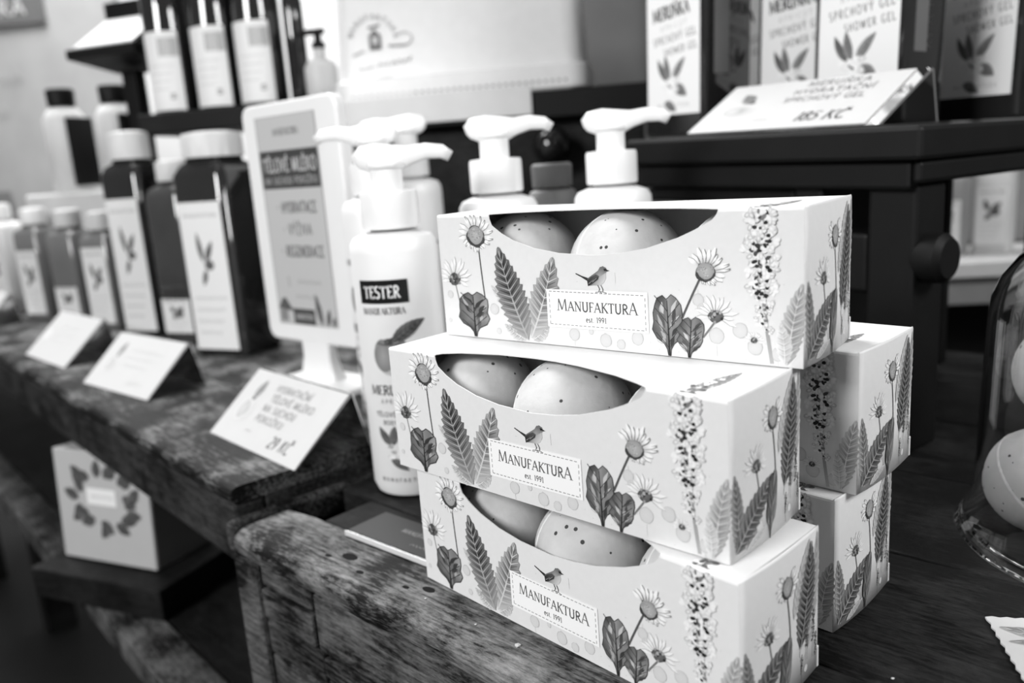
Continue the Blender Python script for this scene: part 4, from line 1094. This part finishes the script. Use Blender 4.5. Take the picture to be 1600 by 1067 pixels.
# two pale bottles with dark caps, left
for i, (x, lab_) in enumerate(((-.722, 'left'), (-.635, 'right'))):
    t = empty('capped_bottle', (x, 1.42, .02), R(-20), f'pale bottle with dark cap on the block stand, {lab_} one', 'bottle', 'dark-capped bottles on the block')
    t.location.z = .2202
    MB().lathe([(.030, 0), (.033, .004), (.033, .12), (.024, .135), (.014, .14)], 32).build('body', 'pale', t, auto=True)
    MB().lathe([(.021, .1405), (.022, .165), (.02, .168)], 24).build('cap', 'black', t, auto=True)
    MB().box(.026, .0345, -.024, .024, .01, .12).build('dark_strip', 'black', t)
blk = empty('display_block', (-.68, 1.42, .02), R(-20), 'pale display block under the dark-capped bottles', 'block')
MB().box(-.12, .12, -.05, .05, 0, .2).build('body', 'pale', blk, bevel=.004)

# ---- dark low cabinet behind the pump bottles with a white enamel tub on top
cab = empty('dark_cabinet', (-.028, 1.06, 0), R(-9), 'dark cabinet behind the pump bottles under the white tub', 'cabinet')
MB().box(-.14, .21, -.07, .20, .06, .262).build('body', 'darkwood', cab, bevel=.004)
MB().box(-.150, .225, -.09, .21, .2622, .2940).build('top_board', 'black', cab, bevel=.003)
MB().box(-.150, .085, -.094, -.0905, .268, .300).build('lace_trim', 'pale', cab, bevel=.001)
for (x0, y0) in ((-.135, .165), (.175, .165), (.175, -.065)):
    MB().box(x0, x0 + .03, y0, y0 + .03, -.75, .0598).build('leg', 'darkwood', cab, bevel=.002)
kb = MB().lathe([(.001, 0), (.007, .001), (.007, .008), (.017, .016), (.0215, .027), (.0185, .038), (.010, .046), (.001, .048)], 32).build('ball_knob', 'blackgloss', cab, smooth=True)
kb.location = (.105, -.0705, .232); kb.rotation_euler = (R(90), 0, 0)
tub = empty('enamel_tub', (-.032, 1.06, .2945), R(-9), 'large white tub with a printed house emblem, top centre', 'tub')
TS = .80
mb = MB().sqlathe([(.188, .085, 0), (.193, .089, .004), (.193, .089, .034), (.186, .083, .038), (.180, .079, .19), (.184, .083, .196), (.184, .083, .204), (.174, .074, .204), (.174, .074, .12)], .35); mb.build('body', 'enamel', tub, auto=True)
tub.scale = (TS, TS, TS)
p = Print()
for k in range(34): p.ell(-158 + k * 9.6, 13, 2.2, 2.2, 135 if k > 9 else 195, n=10)
p.build('dotted_rim', lambda x, y, z: Vector((x, -.0893 - z, y)), tub)
p = Print(random.Random(4)); cx, cy = -118, 92
for i, ch in enumerate('MANUFAKTURA'):
    a = 165 - i * 15; p.text(ch, cx + 32 * math.cos(R(a)) - 3, cy + 32 * math.sin(R(a)) - 3, 7, 135, .16, False, rot=a - 90)
p.poly([(cx - 9, cy - 14), (cx + 9, cy - 14), (cx + 9, cy + 6), (cx, cy + 15), (cx - 9, cy + 6)], 105); p.rect(cx - 4, cy - 6, cx + 4, cy + 4, 190); p.stroke([(cx - 9, cy + 17), (cx + 9, cy + 20)], 3, 120)
p.stroke(arcp(cx + 44, cy - 2, 12, 9, -90, 130, 12), [3, 3, 2, 1.4], 150); p.stroke([(cx + 20, cy - 10), (cx + 44, cy - 11)], 3, 130); p.stroke([(cx - 36, cy - 20), (cx - 18, cy - 14)], 2.4, 165)
p.scribble(cx - 28, cy - 44, 24, 6, 150, 1, 8); p.scribble(cx + 2, cy - 40, 16, 7, 135, 2, 6); p.scribble(cx + 22, cy - 40, 32, 9, 110, 3, 8); p.scribble(cx - 4, cy - 56, 26, 4, 170, 4, 4)
p.build('emblem', lambda x, y, z: Vector((x, -.0838 - z + .0262 * (y - .038) / 1.0 * .15, y)), tub)
MB().tube([(.176 + .012 * math.sin(R(a)), -.088 - .010 * math.cos(R(a)), .150 + .022 * math.cos(R(a * .5))) for a in range(0, 181, 20)], .006, 10).build('handle', 'enamel', tub, smooth=True)
bj = empty('grey_jar', (.041, .662, .0162), 0, 'grey jar standing between two pump bottles behind the top carton', 'jar')
MB().lathe([(.020, 0), (.022, .004), (.022, .165), (.018, .175), (.012, .178)], 32).build('body', 'grey', bj, auto=True)
MB().lathe([(.016, .1785), (.0165, .195), (.014, .197)], 24).build('lid', 'midgrey', bj, auto=True)
# dark pillar right of the tub
pl = empty('dark_pillar', (.200, 1.50, -.75), R(-10), 'dark upright pillar between the white tub and the gel bottles', 'pillar')
MB().sqlathe([(.085, .05, 0), (.085, .05, 1.9)], .9).build('shaft', 'midgrey', pl, auto=True)
MB().box(-.12, .12, -.06, .06, 0, .1).build('base', 'darkwood', pl, bevel=.004)

# ================================================================== UNDER THE TABLE
ct_ = empty('wreath_carton', (-.4434, .8024, -.1700), R(-23.7), 'white carton printed with a leaf wreath under the long table', 'carton')
ct_.rotation_euler = (R(-4), 0, R(-23.7))
MB().box(-.067, .067, 0, .085, 0.0005, .122).build('body', 'card', ct_, bevel=.001)
MB().box(.0671, .0676, .002, .083, .002, .120).build('shaded_side', 'grey', ct_)  # grey sheet paints the shade on the white carton's side
p = Print(random.Random(6)); rg = random.Random(2)
for k in range(22):
    a = k / 22 * 360; r_ = 30 + rg.uniform(-4, 5); x, y = r_ * 1.15 * math.cos(R(a)), 70 + r_ * .8 * math.sin(R(a)); b = a + rg.uniform(-60, 60)
    p.leaf((x, y), (x + 22 * math.cos(R(b)), y + 20 * math.sin(R(b))), 13, 1, 6, 60, 95, 120, .05)
p.poly([(-22, 64), (20, 64), (20, 82), (-22, 82)], 240)
p.text('MANUFAKTURA', -16, 71, 4, 190, .13, False, 32, spacing=.1)
p.build('wreath_print', lambda x, y, z: Vector((x, -.0004 - z, y)), ct_)
rz_ = empty('dark_riser', (-.4434, .8024, -.2048), R(-23.7), 'dark block under the wreath carton', 'block')
MB().box(-.085, .10, -.030, .095, 0, .0335).build('body', 'darkwood', rz_, bevel=.002)

# ================================================================== FAR BACKGROUND
sg = empty('wall_sign', (-1.42, 2.40, -.02), R(-8), 'pale display panel with a grey lettered header, far left', 'sign')
MB().box(-.45, .42, 0, .03, 0, .95).build('panel', 'panelgrey', sg, bevel=.003)
MB().box(-.45, .22, -.012, -.0005, .70, .79).build('header', 'midgrey', sg, bevel=.002)
p = Print(); p.text('MANUFAKTURA', -330, 725, 42, 190, .14, False, 500, spacing=.1)
for k in range(3): p.scribble(-300, 560 - 90 * k, 420 - 60 * k, 30, 170, k)
p.rect(-120, 120, 20, 260, 120)
p.build('lettering', lambda x, y, z: Vector((x, -.0125 - z, y)), sg)
for i, wd_ in ((1, 'leftmost'), (2, 'middle'), (3, 'rightmost')):
    square_bottle('shelf_bottle', wd_ + ' of three pale bottles on the far low shelf, right of the black stand', (.53 + i * .062, 1.22 - .01 * i, .0404), -40, .05, .045, .115 + .02 * (i % 2), 'pale' if i % 2 else 'grey', 1, (.1, .7), .016, .03, 'white', 'bottles on the far low shelf')
fs = empty('low_shelf', (.62, 1.2, 0), R(-8), 'low white shelf behind the cloche at the right', 'shelf')
MB().box(-.155, .42, -.09, .10, .018, .040).build('top_board', 'pale', fs, bevel=.002)
MB().box(-.152, .41, -.075, -.065, -.022, .0178).build('front_rail', 'grey', fs, bevel=.002)
MB().box(-.152, -.128, -.085, -.06, -.75, .0178).build('leg', 'pale', fs, bevel=.002); MB().box(.38, .41, -.085, -.06, -.75, .0178).build('leg', 'pale', fs, bevel=.002)
MB().box(-.12, .37, .06, .08, -.75, .0178).build('back_panel', 'black', fs)
bag = empty('spotted_bag', (.80, 1.33, 0), R(-12), 'grey spotted upright box behind the cloche', 'box')
MB().box(-.06, .10, -.04, .04, .0402, .36).build('body', 'grey', bag, bevel=.003)
bag.location.z = .0
p = Print(random.Random(8))
for k in range(26): p.ell(p.rng.uniform(-55, 95), p.rng.uniform(50, 350), 9, 11, 60, n=10, wob=.2)
p.build('spots', lambda x, y, z: Vector((x, -.0405 - z, y)), bag)
hs = empty('high_shelf', (.66, 1.50, 0), R(-8), 'grey shelf unit with a pale ledge behind the low shelf', 'shelf')
MB().box(-.14, .6, 0, .02, -.75, .6).build('back_panel', 'midgrey', hs)
MB().box(-.14, .6, -.06, -.0005, .155, .172).build('ledge', 'pale', hs, bevel=.002)
